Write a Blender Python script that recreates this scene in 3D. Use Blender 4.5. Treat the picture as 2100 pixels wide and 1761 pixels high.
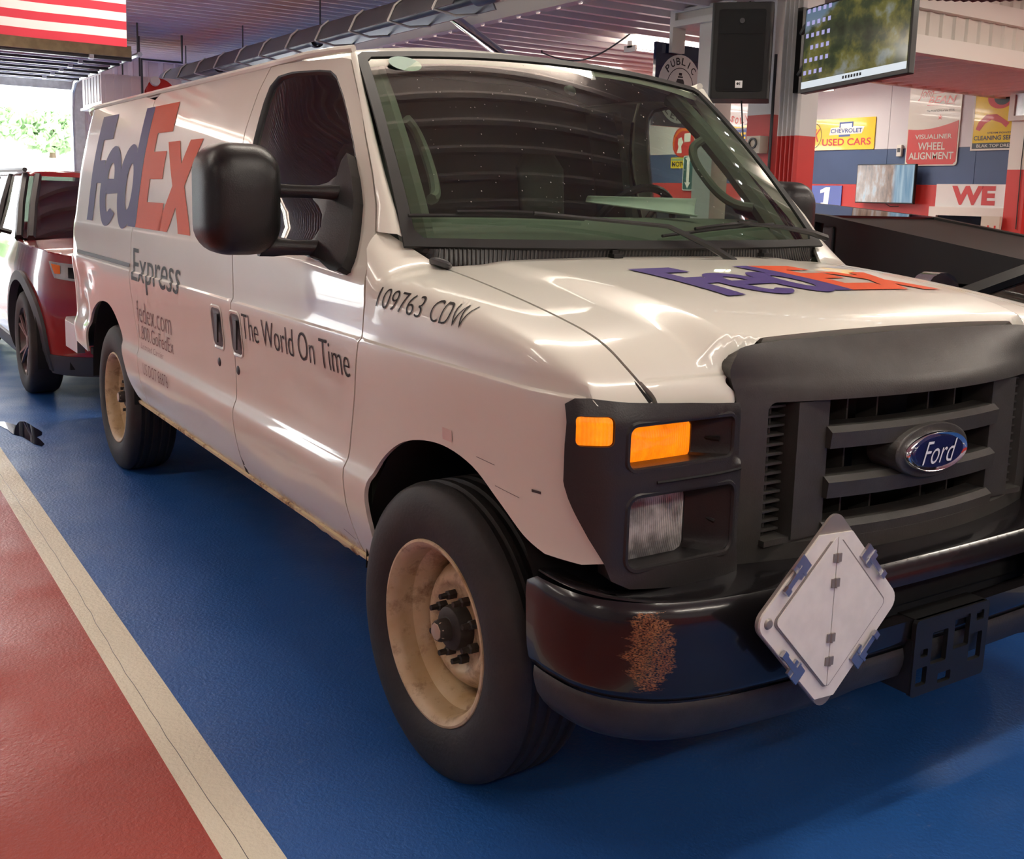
import bpy, bmesh, math, random
import numpy as np
from math import sin, cos, pi, radians, sqrt
from mathutils import Vector, Matrix
from mathutils.geometry import delaunay_2d_cdt, tessellate_polygon

# ------------------------------------------------------------------ clear
for o in list(bpy.data.objects): bpy.data.objects.remove(o, do_unlink=True)
random.seed(7)
SC = bpy.context.scene
COL = SC.collection

# ------------------------------------------------------------------ camera (solved from the van's known dimensions)
CAMP = np.array([2.264, -2.247, 1.494]); YAW, PIT, ROL = np.radians([146.65, 8.65, 1.62])
FPX, PPY = 2172.6, -146.6
_f = np.array([cos(YAW)*cos(PIT), sin(YAW)*cos(PIT), -sin(PIT)])
_r0 = np.array([sin(YAW), -cos(YAW), 0]); _u0 = np.cross(_r0, _f)
_r = cos(ROL)*_r0 + sin(ROL)*_u0; _u = -sin(ROL)*_r0 + cos(ROL)*_u0
cd = bpy.data.cameras.new('camera'); cam = bpy.data.objects.new('camera', cd); COL.objects.link(cam)
cam.matrix_world = Matrix(((_r[0], _u[0], -_f[0], CAMP[0]), (_r[1], _u[1], -_f[1], CAMP[1]), (_r[2], _u[2], -_f[2], CAMP[2]), (0, 0, 0, 1)))
cd.sensor_width = 36; cd.lens = FPX/2100*36; cd.shift_y = PPY/2100; cd.clip_end = 300; cd.clip_start = .05
SC.camera = cam

# ------------------------------------------------------------------ world, exposure
W = bpy.data.worlds.new('world'); SC.world = W; W.use_nodes = True
_n = W.node_tree.nodes; _l = W.node_tree.links
_bg = _n['Background']; _bg.inputs[0].default_value = (.93, .97, 1, 1); _bg.inputs[1].default_value = 11.0   # overcast sky
SC.view_settings.view_transform = 'Standard'; SC.view_settings.look = 'None'
SC.view_settings.gamma = 1; SC.view_settings.use_curve_mapping = False
SC.view_settings.exposure = 0.2
try:
    SC.cycles.use_denoising = True; SC.cycles.max_bounces = 8; SC.cycles.diffuse_bounces = 4
    SC.cycles.glossy_bounces = 4; SC.cycles.transparent_max_bounces = 12
    SC.cycles.sample_clamp_indirect = 6; SC.cycles.caustics_reflective = False; SC.cycles.caustics_refractive = False
except Exception: pass
TUBE_W = 13.0        # watts per fluorescent strip (area light inside the fixture)

# ------------------------------------------------------------------ materials
M = {}
def mat(name, col, rough=.5, metal=0., coat=0., emit=None, es=0., spec=.5, bump=0., bscale=60., vary=0., vscale=8., alpha=1.):
    m = bpy.data.materials.new(name); m.use_nodes = True
    nt = m.node_tree; b = nt.nodes['Principled BSDF']
    c = tuple(col)+(1,)
    b.inputs['Base Color'].default_value = c; b.inputs['Roughness'].default_value = rough
    b.inputs['Metallic'].default_value = metal; b.inputs['Coat Weight'].default_value = coat
    b.inputs['Coat Roughness'].default_value = .03; b.inputs['Specular IOR Level'].default_value = spec
    if emit: b.inputs['Emission Color'].default_value = tuple(emit)+(1,); b.inputs['Emission Strength'].default_value = es
    if alpha < 1: b.inputs['Alpha'].default_value = alpha
    if bump or vary:
        tc = nt.nodes.new('ShaderNodeTexCoord')
    if bump:
        nz = nt.nodes.new('ShaderNodeTexNoise'); nz.inputs['Scale'].default_value = bscale; nz.inputs['Detail'].default_value = 3
        bp = nt.nodes.new('ShaderNodeBump'); bp.inputs['Strength'].default_value = bump; bp.inputs['Distance'].default_value = .01
        nt.links.new(tc.outputs['Object'], nz.inputs['Vector']); nt.links.new(nz.outputs[0], bp.inputs['Height'])
        nt.links.new(bp.outputs[0], b.inputs['Normal'])
    if vary:
        n2 = nt.nodes.new('ShaderNodeTexNoise'); n2.inputs['Scale'].default_value = vscale; n2.inputs['Detail'].default_value = 6
        rp = nt.nodes.new('ShaderNodeValToRGB'); d = 1-vary
        rp.color_ramp.elements[0].color = (col[0]*d, col[1]*d, col[2]*d, 1); rp.color_ramp.elements[0].position = .35
        rp.color_ramp.elements[1].color = c; rp.color_ramp.elements[1].position = .65
        nt.links.new(tc.outputs['Object'], n2.inputs['Vector']); nt.links.new(n2.outputs[0], rp.inputs[0])
        nt.links.new(rp.outputs[0], b.inputs['Base Color'])
    M[name] = m; return m
def nodes(m): return m.node_tree.nodes, m.node_tree.links, m.node_tree.nodes['Principled BSDF']
def noise(m, scale, detail=4, vec='Object', rough=.5, vscale=None):
    n, l, b = nodes(m); tc = n.new('ShaderNodeTexCoord'); nz = n.new('ShaderNodeTexNoise')
    nz.inputs['Scale'].default_value = scale; nz.inputs['Detail'].default_value = detail; nz.inputs['Roughness'].default_value = rough
    if vscale:
        mp = n.new('ShaderNodeMapping'); mp.inputs['Scale'].default_value = vscale
        l.new(tc.outputs[vec], mp.inputs[0]); l.new(mp.outputs[0], nz.inputs['Vector'])
    else: l.new(tc.outputs[vec], nz.inputs['Vector'])
    return nz.outputs[0]
def ramp(m, fac, stops):
    n, l, b = nodes(m); r = n.new('ShaderNodeValToRGB'); e = r.color_ramp.elements
    while len(e) < len(stops): e.new(.5)
    for i, (p, c) in enumerate(stops):
        e[i].position = p; e[i].color = (tuple(c)+(1,)) if len(c) == 3 else c
    l.new(fac, r.inputs[0]); return r.outputs[0]
def mix(m, fac, a, b2):
    n, l, b = nodes(m); x = n.new('ShaderNodeMix'); x.data_type = 'RGBA'
    if isinstance(fac, float): x.inputs[0].default_value = fac
    else: l.new(fac, x.inputs[0])
    for s, v in ((6, a), (7, b2)):
        if isinstance(v, tuple): x.inputs[s].default_value = v+(1,)
        else: l.new(v, x.inputs[s])
    return x.outputs[2]
def mth(m, op, a, b2=0., c=0.):
    n, l, b = nodes(m); x = n.new('ShaderNodeMath'); x.operation = op
    for i, v in enumerate((a, b2, c)):
        if isinstance(v, (int, float)): x.inputs[i].default_value = v
        else: l.new(v, x.inputs[i])
    return x.outputs[0]
def pos(m, which='Object'):
    n, l, b = nodes(m); tc = n.new('ShaderNodeTexCoord'); s = n.new('ShaderNodeSeparateXYZ'); l.new(tc.outputs[which], s.inputs[0])
    return s.outputs
def setin(m, name, sock):
    n, l, b = nodes(m); l.new(sock, b.inputs[name])
def bumpin(m, h, strength=.3, dist=.01):
    n, l, b = nodes(m); bp = n.new('ShaderNodeBump'); bp.inputs['Strength'].default_value = strength; bp.inputs['Distance'].default_value = dist
    l.new(h, bp.inputs['Height']); l.new(bp.outputs[0], b.inputs['Normal'])

# painted epoxy floors: scuffed, softly uneven gloss
def floor_mat(name, col, col2, rough=.22):
    m = mat(name, col, rough, coat=0., spec=.38)
    a = noise(m, 1.3, 6); s = noise(m, 26, 9, rough=.75, vscale=(1, .45, 1))
    c = ramp(m, a, [(.3, col2), (.65, col)])
    sc_ = ramp(m, s, [(.62, (0, 0, 0)), (.72, (1, 1, 1))])
    c = mix(m, mth(m, 'MULTIPLY', sc_, .16), c, (.75, .78, .8)); setin(m, 'Base Color', c)
    r = ramp(m, noise(m, 3, 5), [(.3, (rough-.07,)*3), (.7, (rough+.14,)*3)]); setin(m, 'Roughness', r)
    bumpin(m, noise(m, 75, 4, rough=.6), .5, .006)
    return m
floor_mat('blue_floor', (.024, .118, .40), (.020, .104, .36), .38)
floor_mat('red_floor', (.40, .056, .040), (.37, .050, .036), .42)
floor_mat('stripe', (.86, .81, .65), (.78, .73, .58), .42)
mat('puddle', (.01, .012, .03), .03)
mat('concrete_out', (.80, .80, .77), .8, vary=.15, vscale=2)
mat('grass_out', (.16, .30, .07), .9, vary=.4, vscale=3)

mat('white_panel', (.70, .68, .66), .35, vary=.06, vscale=2)
mat('mauve_panel', (.85, .74, .71), .38, vary=.07, vscale=2)
mat('ceil_low', (.78, .68, .67), .30)
mat('cream_panel', (.66, .63, .56), .4, vary=.06, vscale=2)
mat('wall_white', (.66, .65, .68), .5, vary=.05, vscale=1.5)
mat('wall_blue', (.055, .10, .22), .5, vary=.1, vscale=2)
mat('wall_red', (.60, .045, .04), .45, vary=.08, vscale=2)
mat('trim_white', (.74, .72, .66), .4)
mat('steel', (.55, .55, .56), .35, metal=1)
mat('galv', (.62, .63, .65), .42, metal=.9, vary=.2, vscale=14)
mat('chrome', (.85, .85, .86), .06, metal=1)
mat('dark_metal', (.06, .06, .065), .45, metal=.3)
mat('black_plastic', (.012, .012, .012), .38)
mat('black_gloss', (.008, .008, .009), .06)
mat('rubber', (.012, .012, .012), .6)
mat('red_paint', (.55, .03, .02), .3)
mat('wood_board', (.42, .34, .16), .6, vary=.3, vscale=9)
mat('tube_lit', (1, 1, 1), .5, emit=(1, .97, .90), es=14)
mat('ink_black', (.01, .01, .012), .5)
mat('beige_box', (.62, .57, .47), .5)

# white van paint: clear gloss, light road film; rust only low on the sills
p = mat('van_paint', (.80, .795, .71), .30, coat=.65, spec=.45)
xyz = pos(p); nz = noise(p, 18, 8, rough=.7)
film = ramp(p, noise(p, 2.2, 7), [(.35, (.80, .793, .705)), (.7, (.765, .742, .65))])
low = ramp(p, mth(p, 'ADD', xyz[2], mth(p, 'MULTIPLY', nz, .14)), [(.515, (1, 1, 1)), (.545, (0, 0, 0))])
rust = ramp(p, noise(p, 45, 5), [(.35, (.16, .055, .02)), (.65, (.55, .33, .11))])
col = mix(p, mth(p, 'MULTIPLY', low, .9), film, rust)
gr = ramp(p, noise(p, 70, 6, rough=.75), [(.66, (0, 0, 0)), (.72, (1, 1, 1))])
lowz = ramp(p, xyz[2], [(.55, (1, 1, 1)), (.75, (0, 0, 0))])
col = mix(p, mth(p, 'MULTIPLY', mth(p, 'MULTIPLY', gr, lowz), .5), col, (.22, .17, .13)); setin(p, 'Base Color', col)
setin(p, 'Coat Weight', mth(p, 'MULTIPLY', mth(p, 'SUBTRACT', 1., low), .65))
rs = mat('rusty_sill', (.62, .50, .30), .6)
setin(rs, 'Base Color', mix(rs, ramp(rs, noise(rs, 9, 7, rough=.7), [(.50, (0, 0, 0)), (.62, (1, 1, 1))]), (.74, .62, .38), ramp(rs, noise(rs, 60, 5), [(.35, (.13, .05, .02)), (.65, (.42, .22, .07))])))
mat('heater_grey', (.13, .13, .14), .4, metal=.5); mat('van_plain', (.79, .783, .70), .30, coat=.6)

def textured_plastic(name, col, rough, bs=260, strength=.25, wear=0.):
    m = mat(name, col, rough)
    bumpin(m, noise(m, bs, 3), strength, .002)
    if wear:
        setin(m, 'Base Color', ramp(m, noise(m, 12, 7, rough=.7), [(.4, col), (.75, tuple(c+wear for c in col))]))
    return m
textured_plastic('grille_plastic', (.045, .042, .038), .42, wear=.014)
textured_plastic('bezel_plastic', (.024, .022, .022), .36)
textured_plastic('mirror_plastic', (.012, .012, .012), .36)
textured_plastic('valance_plastic', (.026, .026, .027), .5, wear=.02)
# bumper: black paint, scraped to rust on the right corner
b = mat('bumper_black', (.010, .009, .010), .22, coat=.3)
xyz = pos(b)
dx = mth(b, 'MULTIPLY', mth(b, 'SUBTRACT', xyz[1], -.885), 17.)
dz = mth(b, 'MULTIPLY', mth(b, 'SUBTRACT', xyz[2], .592), 8.)
dist = mth(b, 'SQRT', mth(b, 'ADD', mth(b, 'MULTIPLY', dx, dx), mth(b, 'MULTIPLY', dz, dz)))
nd = noise(b, 30, 6, rough=.7, vscale=(.5, .5, 3))
edge = mth(b, 'ADD', dist, mth(b, 'MULTIPLY', mth(b, 'SUBTRACT', nd, .5), 1.2))
inside = ramp(b, edge, [(.62, (1, 1, 1)), (.70, (0, 0, 0))])
fine = ramp(b, noise(b, 220, 4, vscale=(1, 1, 2.5)), [(.42, (.0, .0, .0)), (.58, (1, 1, 1))])
front = ramp(b, xyz[0], [(.68, (0, 0, 0)), (.70, (1, 1, 1))])
sc2 = mth(b, 'MULTIPLY', mth(b, 'MULTIPLY', inside, fine), front)
rc = ramp(b, noise(b, 90, 4), [(.35, (.22, .07, .02)), (.65, (.36, .16, .06))])
scr = ramp(b, noise(b, 9, 9, rough=.85, vscale=(1, 1, 7)), [(.68, (0, 0, 0)), (.74, (1, 1, 1))])
c0 = mix(b, mth(b, 'MULTIPLY', scr, .10), (.010, .009, .010), (.4, .39, .42))
setin(b, 'Base Color', mix(b, sc2, c0, rc)); setin(b, 'Roughness', ramp(b, sc2, [(0, (.22,)*3), (1, (.8,)*3)]))

t = mat('tire', (.018, .017, .016), .62)
setin(t, 'Base Color', ramp(t, noise(t, 6, 7, rough=.7), [(.35, (.015, .014, .014)), (.7, (.034, .030, .026))]))
bumpin(t, noise(t, 90, 4), .25, .004)
w_ = mat('wheel_cream', (.62, .47, .27), .45)
setin(w_, 'Base Color', mix(w_, ramp(w_, noise(w_, 16, 7, rough=.7), [(.5, (0, 0, 0)), (.72, (1, 1, 1))]),
      ramp(w_, noise(w_, 7, 5), [(.35, (.52, .37, .19)), (.65, (.68, .55, .36))]), (.22, .11, .05)))
mat('hub_dirty', (.045, .038, .03), .6, vary=.5, vscale=30)
mat('well_black', (.006, .006, .006), .8)
mat('underbody', (.012, .011, .010), .8)

mat('purple', (.060, .036, .18), .5, spec=.18); mat('orange', (.66, .085, .020), .5, spec=.18)
mat('deco_black', (.012, .009, .009), .5, spec=.25); mat('deco_faded', (.22, .13, .12), .5, spec=.25)

def thin_glass(name, tint, refl=1.0, tr=.75, rough=0.):
    m = bpy.data.materials.new(name); m.use_nodes = True; n = m.node_tree.nodes; l = m.node_tree.links; n.clear()
    out = n.new('ShaderNodeOutputMaterial'); tb = n.new('ShaderNodeBsdfTransparent'); gb = n.new('ShaderNodeBsdfGlossy')
    tb.inputs[0].default_value = tuple(c*tr for c in tint)+(1,); gb.inputs['Roughness'].default_value = rough
    gb.inputs[0].default_value = (1, 1, 1, 1)
    lw = n.new('ShaderNodeLayerWeight'); lw.inputs[0].default_value = .5      # Schlick on both faces of the pane
    pw = n.new('ShaderNodeMath'); pw.operation = 'POWER'; pw.inputs[1].default_value = 5.; l.new(lw.outputs['Facing'], pw.inputs[0])
    fr = n.new('ShaderNodeMath'); fr.operation = 'MULTIPLY_ADD'; fr.inputs[1].default_value = .93; fr.inputs[2].default_value = .07; l.new(pw.outputs[0], fr.inputs[0])
    mu = n.new('ShaderNodeMath'); mu.operation = 'MULTIPLY'; mu.inputs[1].default_value = refl; mu.use_clamp = True
    mx = n.new('ShaderNodeMixShader'); l.new(fr.outputs[0], mu.inputs[0]); l.new(mu.outputs[0], mx.inputs[0])
    l.new(tb.outputs[0], mx.inputs[1]); l.new(gb.outputs[0], mx.inputs[2]); l.new(mx.outputs[0], out.inputs[0])
    M[name] = m; return m
thin_glass('windshield_glass', (.80, .95, .82), .9, .80); thin_glass('side_glass', (.80, .90, .82), 1.0, .80)
thin_glass('suv_glass', (.35, .42, .36), 1.3, .5)
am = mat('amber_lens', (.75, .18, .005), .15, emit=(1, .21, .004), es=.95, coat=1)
n, l, b = nodes(am); xyz = pos(am)
rb = mth(am, 'SINE', mth(am, 'MULTIPLY', xyz[1], 900.)); bumpin(am, rb, .5, .002)
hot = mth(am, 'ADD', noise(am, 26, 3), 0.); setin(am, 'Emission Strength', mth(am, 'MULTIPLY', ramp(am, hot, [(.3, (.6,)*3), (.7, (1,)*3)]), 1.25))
hl = mat('headlamp_lens', (.55, .56, .55), .3, coat=1)
xyz = pos(hl); bumpin(hl, mth(hl, 'ADD', mth(hl, 'SINE', mth(hl, 'MULTIPLY', xyz[1], 1100.)), mth(hl, 'MULTIPLY', noise(hl, 16, 2), 6.)), .6, .003)
setin(hl, 'Base Color', ramp(hl, noise(hl, 22, 3), [(.35, (.30, .29, .29)), (.65, (.92, .92, .90))]))

# ------------------------------------------------------------------ object helpers
def link(o, parent=None):
    COL.objects.link(o)
    if parent: o.parent = parent
    return o
def tag(o, label=None, cat=None, group=None, kind=None):
    if label: o['label'] = label
    if cat: o['category'] = cat
    if group: o['group'] = group
    if kind: o['kind'] = kind
    return o
def thing(name, label, cat, loc=(0, 0, 0), rz=0, group=None):
    o = bpy.data.objects.new(name, None); link(o); o.location = loc; o.rotation_euler = (0, 0, rz); o.empty_display_size = .1
    return tag(o, label, cat, group)
def finish(name, me, m, parent=None, smooth=35):
    if m:
        for x in (m if isinstance(m, (list, tuple)) else [m]): me.materials.append(M[x] if isinstance(x, str) else x)
    if smooth:
        for pl in me.polygons: pl.use_smooth = True
        me.set_sharp_from_angle(angle=radians(smooth))
    return link(bpy.data.objects.new(name, me), parent)
def bev(o, w=.004, seg=2):
    m = o.modifiers.new('bevel', 'BEVEL'); m.width = w; m.segments = seg; m.limit_method = 'ANGLE'; m.angle_limit = radians(40)
    return o
class MB:
    def __init__(s): s.v = []; s.f = []; s.mi = []
    def add(s, vs, fs, T=None, mi=0):
        b0 = len(s.v)
        for p in vs:
            p = Vector(p); s.v.append(tuple(T @ p) if T else tuple(p))
        for f in fs: s.f.append([i+b0 for i in f]); s.mi.append(mi)
        return s
    def box(s, c, d, T=None, mi=0):
        x, y, z = (q/2 for q in d); cx, cy, cz = c
        vs = [(cx+i*x, cy+j*y, cz+k*z) for i in (-1, 1) for j in (-1, 1) for k in (-1, 1)]
        return s.add(vs, [(0, 1, 3, 2), (4, 6, 7, 5), (0, 4, 5, 1), (2, 3, 7, 6), (0, 2, 6, 4), (1, 5, 7, 3)], T, mi)
    def b2(s, a, b, T=None, mi=0):
        return s.box([(a[i]+b[i])/2 for i in range(3)], [abs(b[i]-a[i]) for i in range(3)], T, mi)
    def tube(s, pts, r, n=8, closed=False, caps=True, mi=0):
        pts = [Vector(p) for p in pts]; k = len(pts); rs = r if isinstance(r, (list, tuple)) else [r]*k
        rings = []; up = None
        for i, p in enumerate(pts):
            a = pts[(i-1) % k] if (closed or i > 0) else p; c = pts[(i+1) % k] if (closed or i < k-1) else p
            d = (c-a).normalized()
            if up is None:
                up = Vector((0, 0, 1)) if abs(d.z) < .9 else Vector((1, 0, 0))
            s_ = d.cross(up).normalized(); up = s_.cross(d).normalized()
            rings.append([p+(s_*cos(2*pi*j/n)+up*sin(2*pi*j/n))*rs[i] for j in range(n)])
        return s.loft(rings, closed, caps, mi=mi)
    def loft(s, rings, closed=False, caps=True, cyc=True, T=None, mi=0):
        n = len(rings[0]); vs = [q for r in rings for q in r]; fs = []; k = len(rings)
        for i in range(k if closed else k-1):
            for j in range(n if cyc else n-1):
                a = i*n+j; b = i*n+(j+1) % n; c = ((i+1) % k)*n+(j+1) % n; d = ((i+1) % k)*n+j
                fs.append((a, b, c, d))
        if caps and not closed and cyc: fs.append(tuple(range(n-1, -1, -1))); fs.append(tuple((k-1)*n+j for j in range(n)))
        return s.add(vs, fs, T, mi)
    def lathe(s, prof, n=48, T=None, mi=0):      # prof: (radius, height); axis local Z
        rings = [[(r*cos(2*pi*j/n), r*sin(2*pi*j/n), h) for j in range(n)] for r, h in prof]
        return s.loft(rings, caps=False, T=T, mi=mi)
    def prism(s, poly, h0, h1, fn=None, mi=0, holes=()):      # poly 2-D; fn(x,y,h)->3-D
        fn = fn or (lambda x, y, h: (x, y, h))
        loops = [list(poly)]+[list(h) for h in holes]
        allp = [p for lp in loops for p in lp]; n = len(allp)
        tris = tessellate_polygon([[Vector((p[0], p[1], 0)) for p in lp] for lp in loops])
        vs = [fn(p[0], p[1], h0) for p in allp]+[fn(p[0], p[1], h1) for p in allp]
        fs = [tuple(t) for t in tris]+[tuple(i+n for i in reversed(t)) for t in tris]
        b = 0
        for lp in loops:
            k = len(lp)
            for i in range(k): a, c = b+i, b+(i+1) % k; fs.append((a, c, c+n, a+n))
            b += k
        return s.add(vs, fs, mi=mi)
    def mesh(s, name='m'):
        me = bpy.data.meshes.new(name); me.from_pydata(s.v, [], s.f); me.update()
        if any(s.mi): me.polygons.foreach_set('material_index', s.mi)
        bm = bmesh.new(); bm.from_mesh(me); bmesh.ops.recalc_face_normals(bm, faces=bm.faces); bm.to_mesh(me); bm.free()
        return me
    def build(s, name, m, parent=None, smooth=35): return finish(name, s.mesh(name), m, parent, smooth)
def rrect(x0, y0, x1, y1, r, n=5):
    out = []
    for cx, cy, a in ((x1-r, y1-r, 0), (x0+r, y1-r, 90), (x0+r, y0+r, 180), (x1-r, y0+r, 270)):
        for i in range(n+1): t = radians(a+90*i/n); out.append((cx+r*cos(t), cy+r*sin(t)))
    return out
def ell(cx, cy, a, b, n=32): return [(cx+a*cos(2*pi*i/n), cy+b*sin(2*pi*i/n)) for i in range(n)]
def pchip(xs, ys):
    xs = np.array(xs, float); ys = np.array(ys, float); h = np.diff(xs); d = np.diff(ys)/h; m = np.zeros(len(xs))
    for i in range(1, len(xs)-1):
        if d[i-1]*d[i] > 0:
            w1, w2 = 2*h[i]+h[i-1], h[i]+2*h[i-1]; m[i] = (w1+w2)/(w1/d[i-1]+w2/d[i])
    m[0], m[-1] = d[0], d[-1]
    def f(x):
        x = np.clip(np.asarray(x, float), xs[0], xs[-1]); i = np.clip(np.searchsorted(xs, x)-1, 0, len(xs)-2)
        t = (x-xs[i])/h[i]
        return (2*t**3-3*t**2+1)*ys[i]+(t**3-2*t**2+t)*h[i]*m[i]+(-2*t**3+3*t**2)*ys[i+1]+(t**3-t**2)*h[i]*m[i+1]
    return f
def sstep(a, b, x): t = np.clip((x-a)/(b-a), 0, 1); return t*t*(3-2*t)
def inpoly(P, poly):
    x, y = P[:, 0], P[:, 1]; q = np.array(poly); c = np.zeros(len(P), bool); n = len(q)
    for i in range(n):
        x1, y1 = q[i]; x2, y2 = q[(i+1) % n]
        if y1 == y2: continue
        k = ((y1 > y) != (y2 > y)) & (x < (x2-x1)*(y-y1)/(y2-y1)+x1); c ^= k
    return c
def dens(poly, step):
    out = []; n = len(poly)
    for i in range(n):
        a, b = np.array(poly[i]), np.array(poly[(i+1) % n]); k = max(1, int(np.ceil(np.linalg.norm((b-a)/step))))
        for j in range(k): out.append(tuple(a+(b-a)*j/k))
    return out
def panel(name, outer, S, m, parent, holes=(), us=.06, vs=.03, rows=(), cols=(), rim=.012, flip=False, seg=.03, smooth_rim=False):
    """sheet-metal panel: outline (and holes) in the u,v domain of the surface S(u,v)->xyz, edges turned in by rim"""
    us_, vs_ = us, vs
    sg = np.array([max(seg, us_*.5), max(seg*.8, vs_*.5)]) if isinstance(seg, float) else np.array(seg)
    loops = [dens(outer, sg)]+[dens(h, sg) for h in holes]
    O = np.array(loops[0]); u0, v0 = O.min(0); u1, v1 = O.max(0)
    ug = sorted(set(np.round(np.arange(u0, u1, us_), 5)) | {c for c in cols if u0 < c < u1})
    vg = sorted(set(np.round(np.arange(v0, v1, vs_), 5)) | {r for r in rows if v0 < r < v1})
    G = np.array([(a, b) for a in ug for b in vg])
    keep = inpoly(G, loops[0])
    for h in loops[1:]: keep &= ~inpoly(G, h)
    G = G[keep]
    B = np.array([p for lp in loops for p in lp])
    # drop grid points that sit on the boundary
    if len(G):
        d2 = np.full(len(G), 1e9)
        for lp in loops:
            q = np.array(lp); q2 = np.roll(q, -1, 0)
            for a, b in zip(q, q2):
                ab = (b-a)/(us_, vs_); ap = (G-a)/(us_, vs_); t = np.clip((ap@ab)/max(ab@ab, 1e-12), 0, 1)
                e = ap-t[:, None]*ab; d2 = np.minimum(d2, (e*e).sum(1))
        G = G[d2 > .05]
    P = [Vector(p) for p in B]+[Vector(p) for p in G]
    ed = []; b = 0
    for lp in loops:
        k = len(lp); ed += [(b+i, b+(i+1) % k) for i in range(k)]; b += k
    ov, oe, of, orig, _, _ = delaunay_2d_cdt(P, ed, [], 0, 1e-6)
    ov = np.array([tuple(p) for p in ov]); tri = np.array([f for f in of if len(f) == 3])
    ce = ov[tri].mean(1); k = inpoly(ce, loops[0])
    for h in loops[1:]: k &= ~inpoly(ce, h)
    tri = tri[k]
    X = np.array([S(a, b_) for a, b_ in ov]); e = 1.5e-3
    du = np.array([np.subtract(S(a+e, b_), S(a-e, b_)) for a, b_ in ov]); dv = np.array([np.subtract(S(a, b_+e), S(a, b_-e)) for a, b_ in ov])
    N = np.cross(du, dv); N /= np.maximum(np.linalg.norm(N, axis=1), 1e-9)[:, None]
    if flip: N = -N; tri = tri[:, ::-1]
    # orient triangles to N
    V = list(map(tuple, X)); NN = list(map(tuple, N)); F = []
    for t in tri:
        g = np.cross(X[t[1]]-X[t[0]], X[t[2]]-X[t[0]])
        F.append(tuple(t) if g@N[t].mean(0) >= 0 else tuple(t[::-1]))
    if rim:
        cnt = {}
        for f in F:
            for i in range(3): cnt.setdefault((min(f[i], f[(i+1) % 3]), max(f[i], f[(i+1) % 3])), []).append((f[i], f[(i+1) % 3]))
        for k_, l_ in cnt.items():
            if len(l_) != 1: continue
            a, b_ = l_[0]; t = X[b_]-X[a]; on_ = np.cross(t, N[a]); on_ /= max(np.linalg.norm(on_), 1e-9)
            i0 = len(V); V += [tuple(X[a]), tuple(X[b_]), tuple(X[b_]-N[b_]*rim), tuple(X[a]-N[a]*rim)]; NN += [tuple(on_)]*4
            F.append((i0+1, i0, i0+3, i0+2))
    me = bpy.data.meshes.new(name); me.from_pydata(V, [], F); me.update()
    for x in (m if isinstance(m, (list, tuple)) else [m]): me.materials.append(M[x])
    for pl in me.polygons: pl.use_smooth = True
    me.normals_split_custom_set_from_vertices(NN)
    return link(bpy.data.objects.new(name, me), parent)
def txt_mesh(s, offset=0., shear=0., spacing=1., align='LEFT'):
    c = bpy.data.curves.new('lettering', 'FONT'); c.body = s; c.size = 1; c.offset = offset; c.shear = shear; c.space_character = spacing
    c.align_x = align; c.resolution_u = 4; c.fill_mode = 'FRONT'
    o = bpy.data.objects.new('lettering', c); COL.objects.link(o); bpy.context.view_layer.update()
    me = bpy.data.meshes.new_from_object(o.evaluated_get(bpy.context.evaluated_depsgraph_get()))
    bpy.data.objects.remove(o, do_unlink=True); bpy.data.curves.remove(c); return me
def fit(me, x0, y0, x1, y1):
    co = np.array([v.co[:2] for v in me.vertices]); a = co.min(0); b = co.max(0)
    for v in me.vertices: v.co.x = x0+(v.co.x-a[0])/(b[0]-a[0])*(x1-x0); v.co.y = y0+(v.co.y-a[1])/(b[1]-a[1])*(y1-y0); v.co.z = 0
    return me
def slice_mesh(me, ys=(), xs=()):
    bm = bmesh.new(); bm.from_mesh(me)
    for y in ys: bmesh.ops.bisect_plane(bm, geom=bm.verts[:]+bm.edges[:]+bm.faces[:], plane_co=(0, y, 0), plane_no=(0, 1, 0))
    for x in xs: bmesh.ops.bisect_plane(bm, geom=bm.verts[:]+bm.edges[:]+bm.faces[:], plane_co=(x, 0, 0), plane_no=(1, 0, 0))
    bmesh.ops.triangulate(bm, faces=bm.faces); bm.to_mesh(me); bm.free(); return me
def curve2d(loops):
    c = bpy.data.curves.new('shape', 'CURVE'); c.dimensions = '2D'; c.fill_mode = 'FRONT'
    for lp in loops:
        sp = c.splines.new('POLY'); sp.points.add(len(lp)-1)
        for q, p in zip(sp.points, lp): q.co = (p[0], p[1], 0, 1)
        sp.use_cyclic_u = True
    o = bpy.data.objects.new('shape', c); COL.objects.link(o); bpy.context.view_layer.update()
    me = bpy.data.meshes.new_from_object(o.evaluated_get(bpy.context.evaluated_depsgraph_get()))
    bpy.data.objects.remove(o, do_unlink=True); bpy.data.curves.remove(c); return me
def wrap(name, me, S, m, parent, rows=(), cols=()):
    """lay a flat lettering mesh onto surface S(x,y)->xyz"""
    slice_mesh(me, rows, cols)
    for v in me.vertices: v.co = Vector([float(q) for q in S(v.co.x, v.co.y)])
    me.materials.clear(); me.materials.append(M[m])
    return link(bpy.data.objects.new(name, me), parent)
def decal(name, s, m, parent, x0, z0, x1, z1, y, offset=0., shear=0., spacing=1.):   # lettering on a wall facing -Y
    me = fit(txt_mesh(s, offset, shear, spacing), x0, z0, x1, z1)
    return wrap(name, me, lambda a, b: (a, y, b), m, parent)
def poly_y(name, loops, m, parent, y):
    return wrap(name, curve2d(loops), lambda a, b: (a, y, b), m, parent)
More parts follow.
